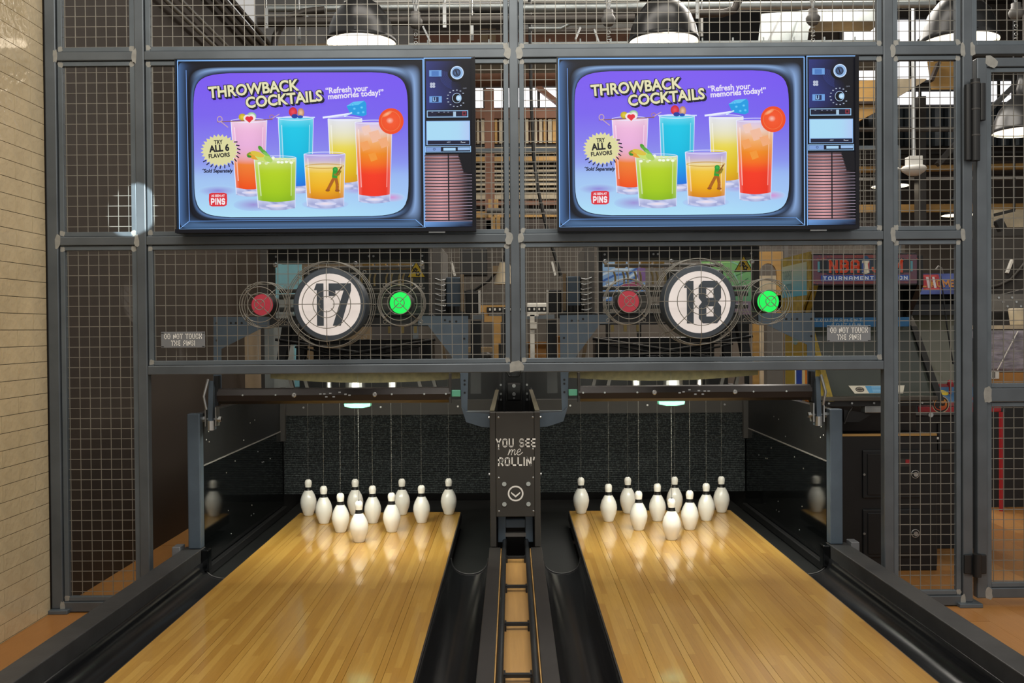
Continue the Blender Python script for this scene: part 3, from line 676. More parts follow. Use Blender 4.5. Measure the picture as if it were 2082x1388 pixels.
    p.ell(497, 432, 24, 22, '#b8a020', '#e8d040'); p.ell(556, 428, 30, 26, '#8ac090', '#f0f2ea'); p.ell(526, 440, 22, 22, '#f0e6e6'); p.ell(560, 438, 22, 22, '#f0e6e6'); p.poly([(506, 440), (578, 438), (543, 474)], '#f0e6e6'); p.ell(531, 442, 15, 14, '#e02a3c'); p.ell(552, 441, 15, 14, '#e02a3c'); p.poly([(517, 446), (566, 445), (542, 470)], '#e02a3c')
    p.line([(715, 437), (962, 438)], 7, '#cfe4ff'); p.ell(822, 403, 27, 30, '#c01a30', '#f04a58'); p.ell(872, 408, 22, 29, '#b07a58', '#f0c8a0'); p.ell(832, 430, 20, 14, '#1c3a9a'); p.ell(868, 434, 18, 10, '#1a4ab0')
    p.line([(1012, 440), (1180, 418)], 12, '#e8ecff'); p.poly([(1165, 368), (1208, 342), (1280, 336), (1292, 352), (1293, 424), (1268, 434), (1190, 420)], '#1a9ae0'); p.poly([(1165, 368), (1208, 342), (1280, 336), (1240, 362)], '#58c0f0')
    for x, y in ((1215, 385), (1262, 378), (1240, 412), (1272, 408), (1205, 360)): p.ell(x, y, 10, 8, '#2aa8ea', '#7ad4fa')
    p.line([(1200, 410), (1150, 432)], 9, '#c8e0f8')
    p.ell(1450, 466, 80, 82, '#ea4a18', '#f45a2c', 36); p.ell(1442, 462, 24, 20, '#f0603a', '#f6c0b0'); p.ringe(1448, 466, 62, 64, 3, '#f07844'); p.ell(1425, 420, 36, 12, '#f06e34', '#f8b890', rot=-.5)
    for x, y, a, b, c, r in ((612, 632, 20, 12, '#4a9a2a', .9), (634, 655, 34, 12, '#5aa83a', .7), (652, 672, 28, 9, '#7cc05a', .6), (548, 668, 26, 14, '#8a9a20', -.3), (575, 684, 40, 18, '#e0a030', .25), (622, 690, 50, 22, '#c8dc70', .4), (592, 668, 46, 16, '#d8c040', .3), (540, 682, 14, 8, '#3a8a2a', .2), (662, 700, 30, 18, '#aed060', .5)): p.ell(x, y, a, b, c, None, 18, r)
    # little figure standing in the amber glass
    p.line([(1085, 815), (1055, 870), (1040, 898)], 20, '#a8601a'); p.line([(1092, 815), (1102, 868), (1100, 900)], 20, '#a8601a'); p.ell(1040, 900, 14, 8, '#96541a'); p.ell(1102, 902, 15, 8, '#96541a')
    p.line([(1092, 775), (1085, 822)], 34, '#2c9a30'); p.ell(1090, 768, 17, 15, '#1c8a30', '#3cb848'); p.line([(1080, 800), (1110, 805), (1125, 775)], 12, '#8a7a1e'); p.line([(1098, 800), (1132, 750)], 9, '#8a5418')
    # words
    for dx, dy, c, bd in ((10, 10, '#12122a', 5.5), (5, 5, '#12122a', 6), (0, 0, '#12122a', 6.6), (0, 0, '#e4e0b4', 3.0)):
        fit(p, 'THROWBACK', 286 + dx - (4 if bd > 4 else 0), 312 + dy, 582 + (8 if bd > 4 else 0), 98, c, -.079, bd)
        fit(p, 'COCKTAILS', 524 + dx - (4 if bd > 4 else 0), 376 + dy, 492 + (8 if bd > 4 else 0), 95, c, -.086, bd)
    fit(p, '\u201cRefresh your', 1034, 290, 272, 52, '#e6e0f2', -.06, 1.4); fit(p, 'memories today!\u201d', 1050, 326, 356, 50, '#e6e0f2', -.075, 1.4)
    n = 27; sb = []
    for k in range(2 * n):
        a = math.pi * k / n; r = 1 if k % 2 == 0 else .84; sb.append((352 + 122 * r * math.cos(a), 644 + 104 * r * math.sin(a)))
    for k in range(0, 2 * n, 2):
        a = math.pi * (k + 1) / n
        if -.8 < a < 2.6 or a > 5.6: p.line([(352 + 112 * math.cos(a), 644 + 96 * math.sin(a)), (352 + 134 * math.cos(a + .05), 648 + 112 * math.sin(a + .05))], 7, '#15162a')
    p.add([(352, 644)] + sb, [(0, k + 1, (k + 1) % (2 * n) + 1) for k in range(2 * n)], ['#dcd8a0'] * (2 * n + 1))
    fit(p, 'TRY', 318, 606, 56, 36, '#1a1a22', -.08, 1.3); fit(p, 'ALL 6', 286, 655, 130, 58, '#1a1a22', -.08, 2.6); fit(p, 'FLAVORS', 283, 693, 136, 36, '#1a1a22', -.08, 1.3)
    fit(p, '*Sold Separately', 238, 783, 200, 32, '#17182e', 0, 1.2, .2)
    p.poly([(282, 918), (300, 911), (378, 911), (396, 918), (398, 955), (394, 990), (376, 997), (300, 997), (284, 990), (280, 955)], '#d8323c')
    fit(p, 'AS SEEN AT', 296, 936, 86, 19, '#f2eef2', 0, .5); p.block('PiNS', 297, 987, 42, .24, '#f2eef2', 0, 84 / stroke2d('PiNS', 42, .24, .4)[2], .4)
    # control panel on the right of the picture
    p.rect(1662, 70, 1975, 1140, '#8cc0ff'); p.rect(1667, 76, 1990, 1140, '#0a0b12')
    p.grid(lambda u, v_: (1676 + 230 * u, 92 + 305 * v_), 6, 6, lambda u, v_: mixc('#2c3578', '#0a0b14', u * 1.1 + .15 * math.sin(7 * v_)))
    for k in range(9): p.ringe(1872, 168, 62 + 6 * k, 56 + 6 * k, 1.6, '#3a468c', 16, 2.1 - .03 * k, 3.3)
    p.ell(1866, 176, 48, 46, '#05060a'); p.ell(1875, 166, 42, 42, '#8fb4e0'); p.ringe(1875, 166, 42, 42, 5, '#d0e4ff'); p.ell(1872, 166, 26, 26, '#141a30', '#5a78a8'); p.line([(1866, 150), (1876, 180)], 8, '#0c1020')
    p.ell(1870, 330, 34, 34, '#06070c'); p.ringe(1872, 326, 30, 32, 3, '#b8d4f8'); p.ell(1884, 326, 17, 18, '#9cc8e8', '#d4ecff')
    for k in range(13):
        a = .6 + k * .42; p.rect(1868 + 56 * math.cos(a) - 5, 328 + 52 * math.sin(a) - 3, 1868 + 56 * math.cos(a) + 5, 328 + 52 * math.sin(a) + 3, '#a8b4c8')
    for y in (150, 314): p.rect(1697, y, 1776, y + 40, '#6c9edc')
    p.rect(1712, 156, 1758, 186, '#4a78bc'); p.rect(1716, 318, 1756, 350, '#1c2c58'); p.text('', 1722, 347, 1, '#9cc8f0', 0, 0, 0, 1, 1, stroke2d('U', 26, .2)[:2])
    for dx, dy in ((-8, -8), (8, -8), (-8, 8), (8, 8)): p.ell(1718 + dx, 245 + dy, 9, 9, '#b4bcd0')
    fit(p, 'OFF', 1912, 270, 24, 12, '#8a90a0')
    p.rect(1680, 404, 1944, 448, '#9cc8f0'); p.rect(1685, 409, 1939, 443, '#141832'); p.line([(1742, 428), (1868, 428)], 10, '#04050a'); p.rect(1848, 412, 1866, 442, '#a8c4dc'); p.rect(1906, 411, 1932, 437, '#8a3040'); p.rect(1912, 417, 1926, 431, '#20141c')
    for x in (1710, 1752, 1786, 1812): p.rect(x, 413, x + 10, 417, '#9aa4b8')
    p.rect(1672, 455, 1960, 630, '#0a0c16'); p.rect(1676, 470, 1955, 622, '#8fb8ec'); p.grid(lambda u, v_: (1680 + 270 * u, 474 + 116 * v_), 4, 4, lambda u, v_: mixc('#a8d8f2', '#b4bcf0', max(0, u - .7) * 2)); p.rect(1684, 594, 1951, 619, '#161a34'); fit(p, 'AFC', 1806, 610, 24, 14, '#b8c4dc'); fit(p, 'Power', 1896, 610, 30, 14, '#e0e8f4')
    p.rect(1668, 630, 1960, 668, '#9cc8f0'); p.rect(1672, 634, 1956, 664, '#101428'); p.rect(1674, 636, 1768, 662, '#7c9cd4'); p.ringe(1726, 648, 8, 8, 3, '#1a2448', 12); p.rect(1784, 640, 1862, 658, '#a8d0f0'); p.rect(1876, 638, 1954, 656, '#98bce8')
    p.grid(lambda u, v_: (1666 + 300 * u, 684 + 420 * v_), 12, 8, lambda u, v_: mixc('#0c0a10', '#d69a9c', max(0, 1 - abs(u - .33) * 1.9) ** .8 * (.55 + .45 * min(1, v_ * 3)) * (1 if u < .52 else 1)))
    for k in range(22):
        y = 688 + k * 19.4; p.rect(1664, y, 1966, y + 6, '#0a090e'); p.rect(1664, y + 6, 1966, y + 8, '#c8b4cc')
        if k < 6: p.rect(1880 + k * 6, y - 8, 1966, y + 12, '#0a0a10')
    p.rect(1812, 684, 1820, 1102, '#0a090e'); p.grid(lambda u, v_: (1664 + 305 * u, 1106 + 32 * v_), 4, 2, lambda u, v_: mixc('#6c9cdc', '#0c1024', u * .9 + v_ * .3)); p.rect(1966, 76, 1990, 1165, '#07080c')
    p.rect(68, 1141, 1990, 1165, '#0c0d12')
    return p
YT = -1.552
a0, a1 = at(355, 119.5, YT), at(968, 470, YT)
tv = thing('television', 'wide flat television above the left lane showing colourful throwback cocktails advert', 'television', (a0.x, YT, a1.z), 'advert televisions')
kx, kz = (a1.x - a0.x) / 1920, (a0.z - a1.z) / 1103
MB().box(a0.x, a1.x, YT + .012, YT + .058, a1.z, a0.z).part('case', M['tv'], tv, bevel=.003)
bz = .004
for m in (MB().box(a0.x, a0.x + bz, YT - .002, YT + .0125, a1.z, a0.z), MB().box(a1.x - bz, a1.x, YT - .002, YT + .0125, a1.z, a0.z), MB().box(a0.x, a1.x, YT - .002, YT + .0125, a0.z - bz, a0.z), MB().box(a0.x, a1.x, YT - .002, YT + .0125, a1.z, a1.z + .012)):
    m.part('bezel', M['tv'], tv)
MB().box(a1.x - .23, a1.x - .15, YT - .004, YT + .01, a1.z - .006, a1.z + .0005).part('sensor_bar', M['silver'], tv)
pc = advert(); ADW = pc.lay * pc.step
pc.to_mb(lambda x, y, o: (a0.x + (x - 68) * kx, YT + .0118 + o, a0.z - (y - 62) * kz)).part('screen_picture', M['screen'], tv)
for dx in (.35, 1.1): MB().box(a0.x + dx - .04, a0.x + dx + .04, YT + .058, YF + .02, a1.z + .2, a1.z + .6).part('wall_bracket', M['black'], tv)
b0 = at(1132, 118, YT); b1 = at(1742, 466, YT)
dup(tv, (b0.x, YT, b1.z), 'wide flat television above the right lane showing colourful throwback cocktails advert')
# ------------------------------------------------------------------ side panels (kickbacks)
KX, KY = 1.654, -1.195
for s, nm in ((-1, 'beside the tiled wall'), (1, 'beside the arcade cabinet')):
    t = thing('side_panel', f'glossy black pit side panel with steel front post {nm}', 'side panel', (s * 1.68, KY, ZF), 'pit side panels')
    MB().box(s * KX, s * (KX + .068), KY, KY + .06, .058, .77).part('front_post', M['bluesteel'], t, bevel=.006)
    MB().box(s * (KX + .004), s * (KX + .05), KY + .06, 1.25, ZF, .766).part('upper_sheet', M['black'], t)
    MB().box(s * KX, s * (KX + .0038), KY + .06, .62, -.09, .486).part('lower_sheet', M['blackgloss'], t)
    MB().box(s * (KX - .002), s * (KX + .0039), KY + .055, .62, .4862, .492).part('trim_strip', M['grey'], t)
    MB().box(s * (KX - .035), s * (KX - .003), KY + .02, .58, -.09, -.045).part('bottom_rail', M['black'], t, bevel=.004)
    MB().box(s * (KX - .04), s * (KX - .001), KY - .01, KY + .05, -.06, .055).part('rail_end', M['blackgloss'], t, bevel=.006)
    rs = random.Random(3)
    for k in range(15):
        y, z = -1.05 + rs.random() * 1.3, .0 + rs.random() * .72; x = s * (KX - .0003 if z < .48 else KX + .0037)
        MB().lathe([(.0045, 0), (.0035, .002), (.0001, .0025)], (x, y, z), 'X', 8, True, -s).part('screw', M['silver'], t)
    for z in (.62, .66, .70):
        MB().lathe([(.0045, 0), (.0035, .002), (.0001, .0025)], (s * (KX + .0037), -1.08 + (z - .62), z), 'X', 8, True, -s).part('screw', M['silver'], t)
    MB().box(s * (KX - .03), s * (KX + .003), .54, .58, .42, .80).part('back_upright', M['greydark'], t)
    # clevis on top of the front post, carrying the sweep arm
    c = thing('sweep_hinge', f'silver sweep bar hinge on the pit post {nm}', 'sweep hinge', (s * 1.60, -1.13, .70), 'sweep hinges')
    x = s * 1.607; yh = -1.135
    MB().box(x - .03, x - .024, yh - .03, yh + .03, .70, .80).part('cheek', M['silver'], c); MB().box(x + .024, x + .03, yh - .03, yh + .03, .70, .80).part('cheek', M['silver'], c)
    MB().cyl((x - .05, yh, .735), .009, .10, 'X', 10).part('pivot_bolt', M['silver'], c)
    for q in (-.05, .036): MB().cyl((x + q, yh, .735), .016, .014, 'X', 6).part('nut', M['silver'], c)
    MB().slabx([(yh - .04, .68), (yh + .03, .68), (yh + .015, .90), (yh - .015, .94)], x - .012, x + .012).part('lever', M['bluesteel'], c)
    MB().tube([(x + s * .02, yh - .035, .79), (x + s * .03, yh - .045, .86), (x + s * .01, yh - .03, .95)], .008, 8).part('link_rod', M['silver'], c)
    MB().cyl((x, yh - .025, .68), .02, .05, 'Z', 12).part('bushing', M['silver'], c)

# curtain behind the pins: ribbed black carpet
cm = bpy.data.materials.new('ribbed_black_carpet'); cm.use_nodes = True; nt = cm.node_tree; b = nt.nodes['Principled BSDF']
tc = nt.nodes.new('ShaderNodeTexCoord'); nz = nt.nodes.new('ShaderNodeTexNoise'); nz.inputs['Scale'].default_value = 90; nz.inputs['Detail'].default_value = 3; nt.links.new(tc.outputs['Object'], nz.inputs['Vector'])
rp = nt.nodes.new('ShaderNodeValToRGB'); rp.color_ramp.elements[0].position = .45; rp.color_ramp.elements[1].position = .72; rp.color_ramp.elements[0].color = (.012, .016, .018, 1); rp.color_ramp.elements[1].color = (.10, .115, .115, 1)
nt.links.new(nz.outputs[0], rp.inputs[0]); nt.links.new(rp.outputs[0], b.inputs['Base Color']); b.inputs['Roughness'].default_value = .8
for s, nm in ((-1, 'left'), (1, 'right')):
    t = thing('pit_curtain', f'ribbed black carpet curtain hanging behind the pins of the {nm} lane', 'curtain', (s * LC, .62, .03), 'pit curtains')
    m = MB(); pf = []
    n = 44; z0, z1 = .03, .596
    for k in range(n):
        z = z0 + (z1 - z0) * k / n; pf += [(.615, z), (.609, z + (z1 - z0) / n * .5)]
    pf.append((.615, z1)); xa, xb = s * .132, s * 1.648
    m.add([(xa, y, z) for y, z in pf] + [(xb, y, z) for y, z in pf], [(i, i + 1, len(pf) + i + 1, len(pf) + i) for i in range(len(pf) - 1)])
    m.box(min(xa, xb), max(xa, xb), .617, .63, z0, z1); m.part('carpet', cm, t)
    MB().box(s * .132, s * 1.648, .59, .635, .597, .70).part('top_board', M['greydark'], t)
    for q in (.4, .95, 1.5): MB().cyl((s * q, .589, .655), .007, .004, 'Y', 8, -1).part('screw', M['silver'], t)
MB().box(-1.652, 1.652, 1.15, 1.20, -.117, .95).top('pit_back_board', M['black'], 'black back board closing the pit behind the carpet curtains', 'board')

# ------------------------------------------------------------------ ball return housing between the lanes
Yc = -1.2
t = thing('ball_return_housing', 'dark ball return housing between the lanes reading YOU SEE me ROLLIN', 'ball return', (0, Yc, 0))
zt, zm = Z_(838, Yc), Z_(1050, Yc)
HM = mat('housing_dark_bronze', '#3d3b37', .5, .25, .12, 5)
for s in (-1, 1):
    MB().box(s * .101, s * .132, Yc, Yc + .06, .058, zt).part('side_channel', HM, t, bevel=.003)
    MB().box(s * .122, s * .131, Yc + .06, .9, ZF, zt).part('side_wall', M['blacksteel'], t)
    MB().box(s * .108, s * .133, Yc + .06, .62, zt, zt + .004).part('top_flange', mat('flange_brass', '#5f5a48', .45, .3, .1), t)
    MB().box(s * .052, s * .095, Yc + .1, Yc + .14, .06, zm + .02).part('inner_guide', M['bluesteel'], t, bevel=.004)
    for z in (zt - .03, zt - .33): MB().cyl((s * .132, Yc + .03, z), .007, .008, 'X', 10, s).part('side_bolt', M['silver'], t)
MB().box(-.1005, .1005, Yc - .004, Yc + .05, zm, zt).part('front_panel', HM, t, bevel=.003)
MB().box(-.10, .10, Yc + .25, Yc + .27, ZF, zm + .1).part('inner_shield', M['black'], t)
MB().box(-.055, .055, Yc + .12, Yc + .16, .135, .175).part('inner_bar', M['bluesteel'], t); MB().box(-.055, .055, Yc + .1, Yc + .14, .09, .11).part('inner_bar', M['grey'], t)
def colx(px): return X_(px, Yc - .006, 950)
def colz(py): return Z_(py, Yc - .006, 1048)
m = MB()
def fitblock(txt, px0, px1, py0, py1, th=.19):
    v, f, ww = stroke2d(txt, colz(py0) - colz(py1), th, .4); lay(m, (v, f), colx(px0), colz(py1), Yc - .0052, (colx(px1) - colx(px0)) / ww, 1)
fitblock('YOU SEE', 1010, 1088, 891, 909); fitblock("ROLLIN'", 1014, 1086, 929, 947)
sc_ = (colx(1063) - colx(1033))        # handwritten "me"
def script(pts, wd):
    P_ = [(colx(1033) + a * sc_, colz(925) + b * sc_) for a, b in pts]
    for (ax, az), (bx_, bz_) in zip(P_, P_[1:]): m.bar((ax, Yc - .0052, az), (bx_, Yc - .0052, bz_), wd, .0004, up=(0, 1, 0))
script([(0, 0), (.10, .30), (.13, .40)], .0035); script([(.06, .10), (.16, .30), (.26, .40), (.30, .34), (.22, 0)], .0033); script([(.25, .12), (.35, .32), (.44, .40), (.49, .33), (.42, .08), (.47, 0), (.56, .10)], .0033)
script([(.56, .10), (.66, .18), (.82, .26), (.86, .36), (.80, .42), (.70, .38), (.62, .22), (.62, .08), (.70, 0), (.82, .04), (1.0, .2)], .0033)
m.part('lettering', M['print'], t)
m = MB(); cx_, cz_ = colx(1048), colz(1003); rr = (colx(1064) - colx(1032)) / 2
n = 40; V = []
for k in range(n): a = 2 * math.pi * k / n; V += [(cx_ + rr * math.cos(a), Yc - .0052, cz_ + rr * math.sin(a)), (cx_ + rr * .8 * math.cos(a), Yc - .0052, cz_ + rr * .8 * math.sin(a))]
m.add(V, [(2 * k, 2 * k + 1, (2 * k + 3) % (2 * n), (2 * k + 2) % (2 * n)) for k in range(n)])
q = rr * .62; m.add([(cx_ + a * q, Yc - .0052, cz_ + b * q) for a, b in ((-.95, .35), (-.9, -.02), (0, -.82), (0, -.38), (.95, .35), (.9, -.02))], [(0, 1, 2, 3), (3, 2, 5, 4)])
m.part('round_logo', M['print'], t)
for px in (1025, 1074):
    for py in (983.5, 1024.5):
        MB().cyl((colx(px), Yc - .0042, colz(py)), .0115, .006, 'Y', 16, -1).part('round_bolt', M['boltz'], t)
for px in (1014, 1084):
    for py in (848, 913, 971, 1039): MB().lathe([(.0055, 0), (.0045, .002), (.0015, .002)], (colx(px), Yc - .0042, colz(py)), 'Y', 10, True, -1).part('panel_screw', M['silver'], t)
# lift mechanism seen above the housing
t = thing('ball_lift', 'black ball lift with bolted plate between the pinsetters', 'ball lift', (0, .75, ZF))
for s in (-1, 1):
    MB().box(s * .058, s * .085, .74, .80, ZF, 1.35).part('lift_rail', M['blacksteel'], t, bevel=.003)
    for py in (750, 782, 800, 812): MB().cyl((s * .095, .75, Z_(py, .75)), .008, .012, 'Y', 10, -1).part('rail_bolt', M['silver'], t)
    MB().box(s * .09, s * .11, .76, .80, .5, 1.1).part('chain_guard', M['black'], t)
MB().box(-.05, .05, .70, .78, Z_(814, .72), Z_(779, .72)).part('motor_plate', M['black'], t, bevel=.008)
for py, r in ((784, .013), (801, .013), (809, .007)): MB().cyl((0, .70, Z_(py, .7)), r, .008, 'Y', 14, -1).part('plate_bolt', M['silver'], t)
MB().tube([(-.055, .72, 1.0), (-.055, .72, .90), (-.035, .72, .86), (.035, .72, .86), (.055, .72, .90), (.055, .72, 1.0)], .006, 8).part('bail', M['black'], t)
MB().box(-.018, .018, .71, .73, .86, 1.0).part('chain', M['blacksteel'], t)

# ------------------------------------------------------------------ string pinsetters
WARN = {}
def machine(s, num):
    # s = 1: left machine as measured, s = -1: mirrored for the right one
    def p(px, py, Y): v = at(px, py, Y); return (s * v.x, v.z)
    def x(px, Y, py=694): return s * X_(px, Y, py)
    def z(py, Y, px=700): return Z_(py, Y, px)
    side = 'left' if s == 1 else 'right'
    t = thing('pinsetter', f'string pinsetter with dark sweep bar hanging over the {side} lane behind the round sign', 'pinsetter', (s * -LC, -.85, .7), 'string pinsetters')
    Y = -1.07
    MB().slab([p(*q, Y) for q in ((434, 644), (548, 644), (548, 664), (538, 664), (450, 709), (450, 822), (434, 822))], Y, Y + .006).part('outer_bracket', M['bluesteel'], t)
    MB().slab([p(*q, Y) for q in ((850, 642), (952, 642), (952, 760), (950, 838), (938, 826), (936, 760), (917, 722), (870, 661), (850, 661))], Y, Y + .006).part('inner_bracket', M['bluesteel'], t)
    MB().slab([p(*q, Y) for q in ((938, 826), (950, 838), (998, 840), (998, 868), (980, 867), (948, 857))], Y - .02, Y - .014).part('anchor_plate', M['bluesteel'], t)
    MB().box(x(946, Y), x(998, Y), Y - .014, Y + .05, z(841, Y), z(838, Y)).part('anchor_flange', M['steel'], t)
    MB().slab([p(*q, .0) for q in ((957, 652), (978, 652), (978, 800), (957, 800))], .0, .01).part('rear_upright', M['blacksteel'], t)
    MB().box(x(500, Y), x(900, Y), Y + .01, Y + .06, z(664, Y), z(646, Y)).part('cross_beam', M['blacksteel'], t)
    for px, py in ((441, 655), (441, 690), (470, 655), (480, 655), (492, 655), (905, 652), (915, 655), (928, 655), (944, 690), (944, 775), (944, 783), (944, 800)):
        MB().cyl((x(px, Y), Y - .0005, z(py, Y)), .006, .002, 'Y', 10, -1).part('hole', M['black'], t)
    # sweep bar: front face, bent lower lip
    Ys = -1.12; xa, xb = x(440, Ys), x(915, Ys); bar = MB()
    pr = [(Ys + .03, z(788, Ys)), (Ys + .004, z(790, Ys)), (Ys - .008, z(802, Ys)), (Ys, z(814, Ys)), (Ys + .03, z(820.5, Ys)), (Ys + .05, z(818, Ys)), (Ys + .05, z(789, Ys))]
    bar.slabx(pr, min(xa, xb), max(xa, xb)).part('sweep_bar', mat('sweep_bar_black', '#2b2625', .38, .3, .15, 4), t)
    for k, px in enumerate((493, 560, 796, 862, 906)):
        MB().cyl((x(px, Ys), Ys - .006, z(801.5, Ys)), .005, .004, 'Y', 10, -1).part('bar_screw', M['boltz'], t)
    for px in (597, 761): MB().lathe([(.013, 0), (.013, .003), (.008, .004), (.0001, .002)], (x(px, Ys), Ys - .0055, z(802, Ys)), 'Y', 14, True, -1).part('bar_grommet', M['silver'], t)
    for px, py in ((651, 800), (659, 800), (663, 806), (671, 799), (678, 806), (702, 801), (710, 803), (690, 797)): MB().box(x(px - 2.4, Ys), x(px + 2.4, Ys), Ys - .009, Ys - .0045, z(py + 1.3, Ys), z(py - 1.3, Ys)).part('slot_screw', M['silver'], t)
    MB().box(x(434, Ys), x(442, Ys), Ys, Ys + .05, z(823, Ys), z(762, Ys)).part('sweep_arm', M['blacksteel'], t)
    MB().box(x(912, Ys), x(916.5, Ys), Ys - .004, Ys + .05, z(821, Ys), z(761, Ys)).part('sweep_end_plate', M['greydark'], t)
    MB().box(x(917, Ys), x(935, Ys), Ys + .01, Ys + .04, z(808, Ys), z(795, Ys)).part('green_stop', M['green'], t, bevel=.003)
    # mint coloured cord guide above the head pin
    Yg = -.79; gx, gz = s * -LC, z(824.5, Yg)
    m = MB(); m.slab([(gx + a, gz + b) for a, b in ((-.075, .014), (.075, .014), (.072, -.004), (.03, -.012), (-.03, -.012), (-.072, -.004))], Yg - .03, Yg + .03); m.part('cord_guide', M['green'], t, bevel=.003)
    MB().box(gx - .62, gx + .62, -.88, .1, .974, .99).part('cord_plate', M['blacksteel'], t)
    for k in (-.5, .5): MB().box(gx + k * .3 - .05, gx + k * .3 + .05, -.56, -.5, .972, .985).part('cord_guide_small', M['green'], t)
    # padded olive cushion, sagging
    Yp = -.72; pts_t = []; pts_b = []; N_ = 16
    for k in range(N_ + 1):
        u = k / N_; px = 550 + (935 - 550) * u; sag = 9 * (1 - (2 * u - 1) ** 2)
        pts_b.append(p(px, 769 + sag, Yp)); pts_t.append(p(px, 753 + sag * .6, Yp))
    MB().slab(pts_b + pts_t[::-1], Yp, Yp + .12).part('foam_cushion', M['olive'], t)
    for px, w_ in ((722, 20), (797, 9), (668, 6)): MB().cyl((x(px, -.5), -.5, z(787, -.5)), w_ / 338, .03, 'Z', 18).part('cord_wheel', M['silver'], t)
    for px in (590, 620, 850, 880): MB().bar((x(px, -.45), -.45, z(770, -.45)), (x(px + 8, -.45), -.45, z(800, -.45)), .03, .02).part('lower_strut', M['greydark'], t)
    # upper unit
    Yu = -.95
    MB().box(x(548, Yu), x(866, Yu), Yu, Yu + .3, z(529, Yu), z(470, Yu)).part('header_box', M['blacksteel'], t, bevel=.004)
    for px in (563, 752, 761, 860): MB().cyl((x(px, Yu), Yu - .001, z(521, Yu)), .006, .003, 'Y', 10, -1).part('header_screw', M['silver'], t)
    MB().box(x(545, Yu), x(558, Yu), Yu + .01, Yu + .04, z(650, Yu), z(500, Yu)).part('side_upright', M['greydark'], t); MB().box(x(864, Yu), x(872, Yu), Yu + .01, Yu + .04, z(650, Yu), z(500, Yu)).part('side_upright', M['blacksteel'], t)
    g = MB().box(x(558, Yu - .03), x(864, Yu - .03), Yu - .034, Yu - .03, z(642, Yu), z(529, Yu)); g.part('clear_guard', M['acrylic'], t)
    for px, py in ((564, 539), (860, 537), (726, 537)): MB().lathe([(.014, 0), (.014, .003), (.006, .006), (.0001, .006)], (x(px, Yu), Yu - .034, z(py, Yu)), 'Y', 14, True, -1).part('guard_bolt', M['silver'], t)
    Yi = -.45
    for k in range(4): 
        px = 738 + k * 26; MB().box(x(px, Yi), x(px + 21, Yi), Yi, Yi + .05, z(548, Yi), z(534, Yi)).part('cord_spool', mat('spool_amber', '#c79a3c', .45, 0, .15) if 'spool' not in WARN else WARN['spool'], t, bevel=.004)
    MB().tube([(x(620, Yi), Yi, z(545, Yi)), (x(860, Yi), Yi, z(543, Yi))], .01, 8).part('cross_tube', M['grey'], t)
    for k, px in enumerate((736, 752, 762, 786, 796, 812, 820, 838)):
        MB().tube([(x(px, Yi), Yi, z(582, Yi)), (x(px, Yi), Yi, z(566, Yi)), (x(px + 3, Yi), Yi, z(556, Yi))], .006, 6).part('hook_pin', mat('hook_ivory', '#b9a56a', .5, 0, 0) if 'hook' not in WARN else WARN['hook'], t)
    for py, r in ((590, .012), (602, .016), (628, .014)): MB().tube([(x(565, Yi), Yi + .05, z(py, Yi)), (x(866, Yi), Yi + .05, z(py - 1, Yi))], r, 8).part('drive_shaft', M['greydark'], t)
    MB().box(x(770, Yi), x(840, Yi), Yi + .0, Yi + .1, z(632, Yi), z(604, Yi)).part('gear_motor', M['grey'], t, bevel=.01)
    MB().box(x(612, Yi), x(728, Yi), Yi + .08, Yi + .2, z(600, Yi), z(552, Yi)).part('drive_case', M['black'], t, bevel=.01)
    MB().box(x(585, Yi), x(880, Yi), Yi + .02, Yi + .22, z(664, Yi), z(640, Yi)).part('lower_tray', M['black'], t, bevel=.006)
    for k in range(3): MB().box(x(790 + 26 * k, Yi), x(796 + 26 * k, Yi), Yi - .02, Yi, z(678, Yi), z(662, Yi)).part('release_tab', WARN.get('hook') or M['wood'], t)
    MB().box(x(640, -.2), x(880, -.2), -.25, -.05, z(756, -.2), z(690, -.2)).part('rear_case', M['black'], t, bevel=.01)
    MB().box(x(585, -.2), x(640, -.2), -.2, -.1, z(700, -.2), z(655, -.2)).part('rear_plate', M['blacksteel'], t)
    if s == 1: MB().box(x(622, .0), x(866, .0), .0, .08, z(640, .0), z(548, .0)).part('back_cover', M['black'], t)
    # cables crossing under the tray
    Yk = -.62
    for a, b, c, r in (((560, 690), (700, 712), (880, 738), .009), ((575, 745), (730, 716), (885, 690), .009), ((600, 705), (720, 728), (860, 752), .006), ((590, 752), (690, 735), (870, 700), .006), ((610, 690), (740, 745), (870, 760), .004)):
        A, B_, C_ = p(*a, Yk), p(*b, Yk), p(*c, Yk); MB().tube([(A[0], Yk, A[1]), (B_[0], Yk - .01, B_[1]), (C_[0], Yk, C_[1])], r, 7).part('black_cable', M['black'], t)
    for px in (618, 652, 708, 734, 748): 
        MB().tube([(x(px, Yk), Yk, z(752, Yk)), (x(px - 5, Yk), Yk, z(735, Yk)), (x(px + 3, Yk), Yk, z(722, Yk)), (x(px + 8, Yk), Yk, z(730, Yk))], .004, 6).part('cable_hook', M['black'], t)
    MB().box(x(700, Yk), x(772, Yk), Yk + .06, Yk + .14, z(756, Yk), z(728, Yk)).part('relay_box', M['blacksteel'], t, bevel=.006)
    MB().box(x(780, Yk), x(850, Yk), Yk + .06, Yk + .14, z(735, Yk), z(700, Yk)).part('relay_box', M['greydark'], t, bevel=.006)
    MB().hexa([(x(556, -.6), -.6, z(765, -.6)), (x(572, -.6), -.6, z(765, -.6)), (x(592, -.6), -.6, z(660, -.6)), (x(574, -.6), -.6, z(660, -.6))], [(x(556, -.6), -.52, z(765, -.6)), (x(572, -.6), -.52, z(765, -.6)), (x(592, -.6), -.52, z(660, -.6)), (x(574, -.6), -.52, z(660, -.6))]).part('slanted_leg', M['blacksteel'], t)
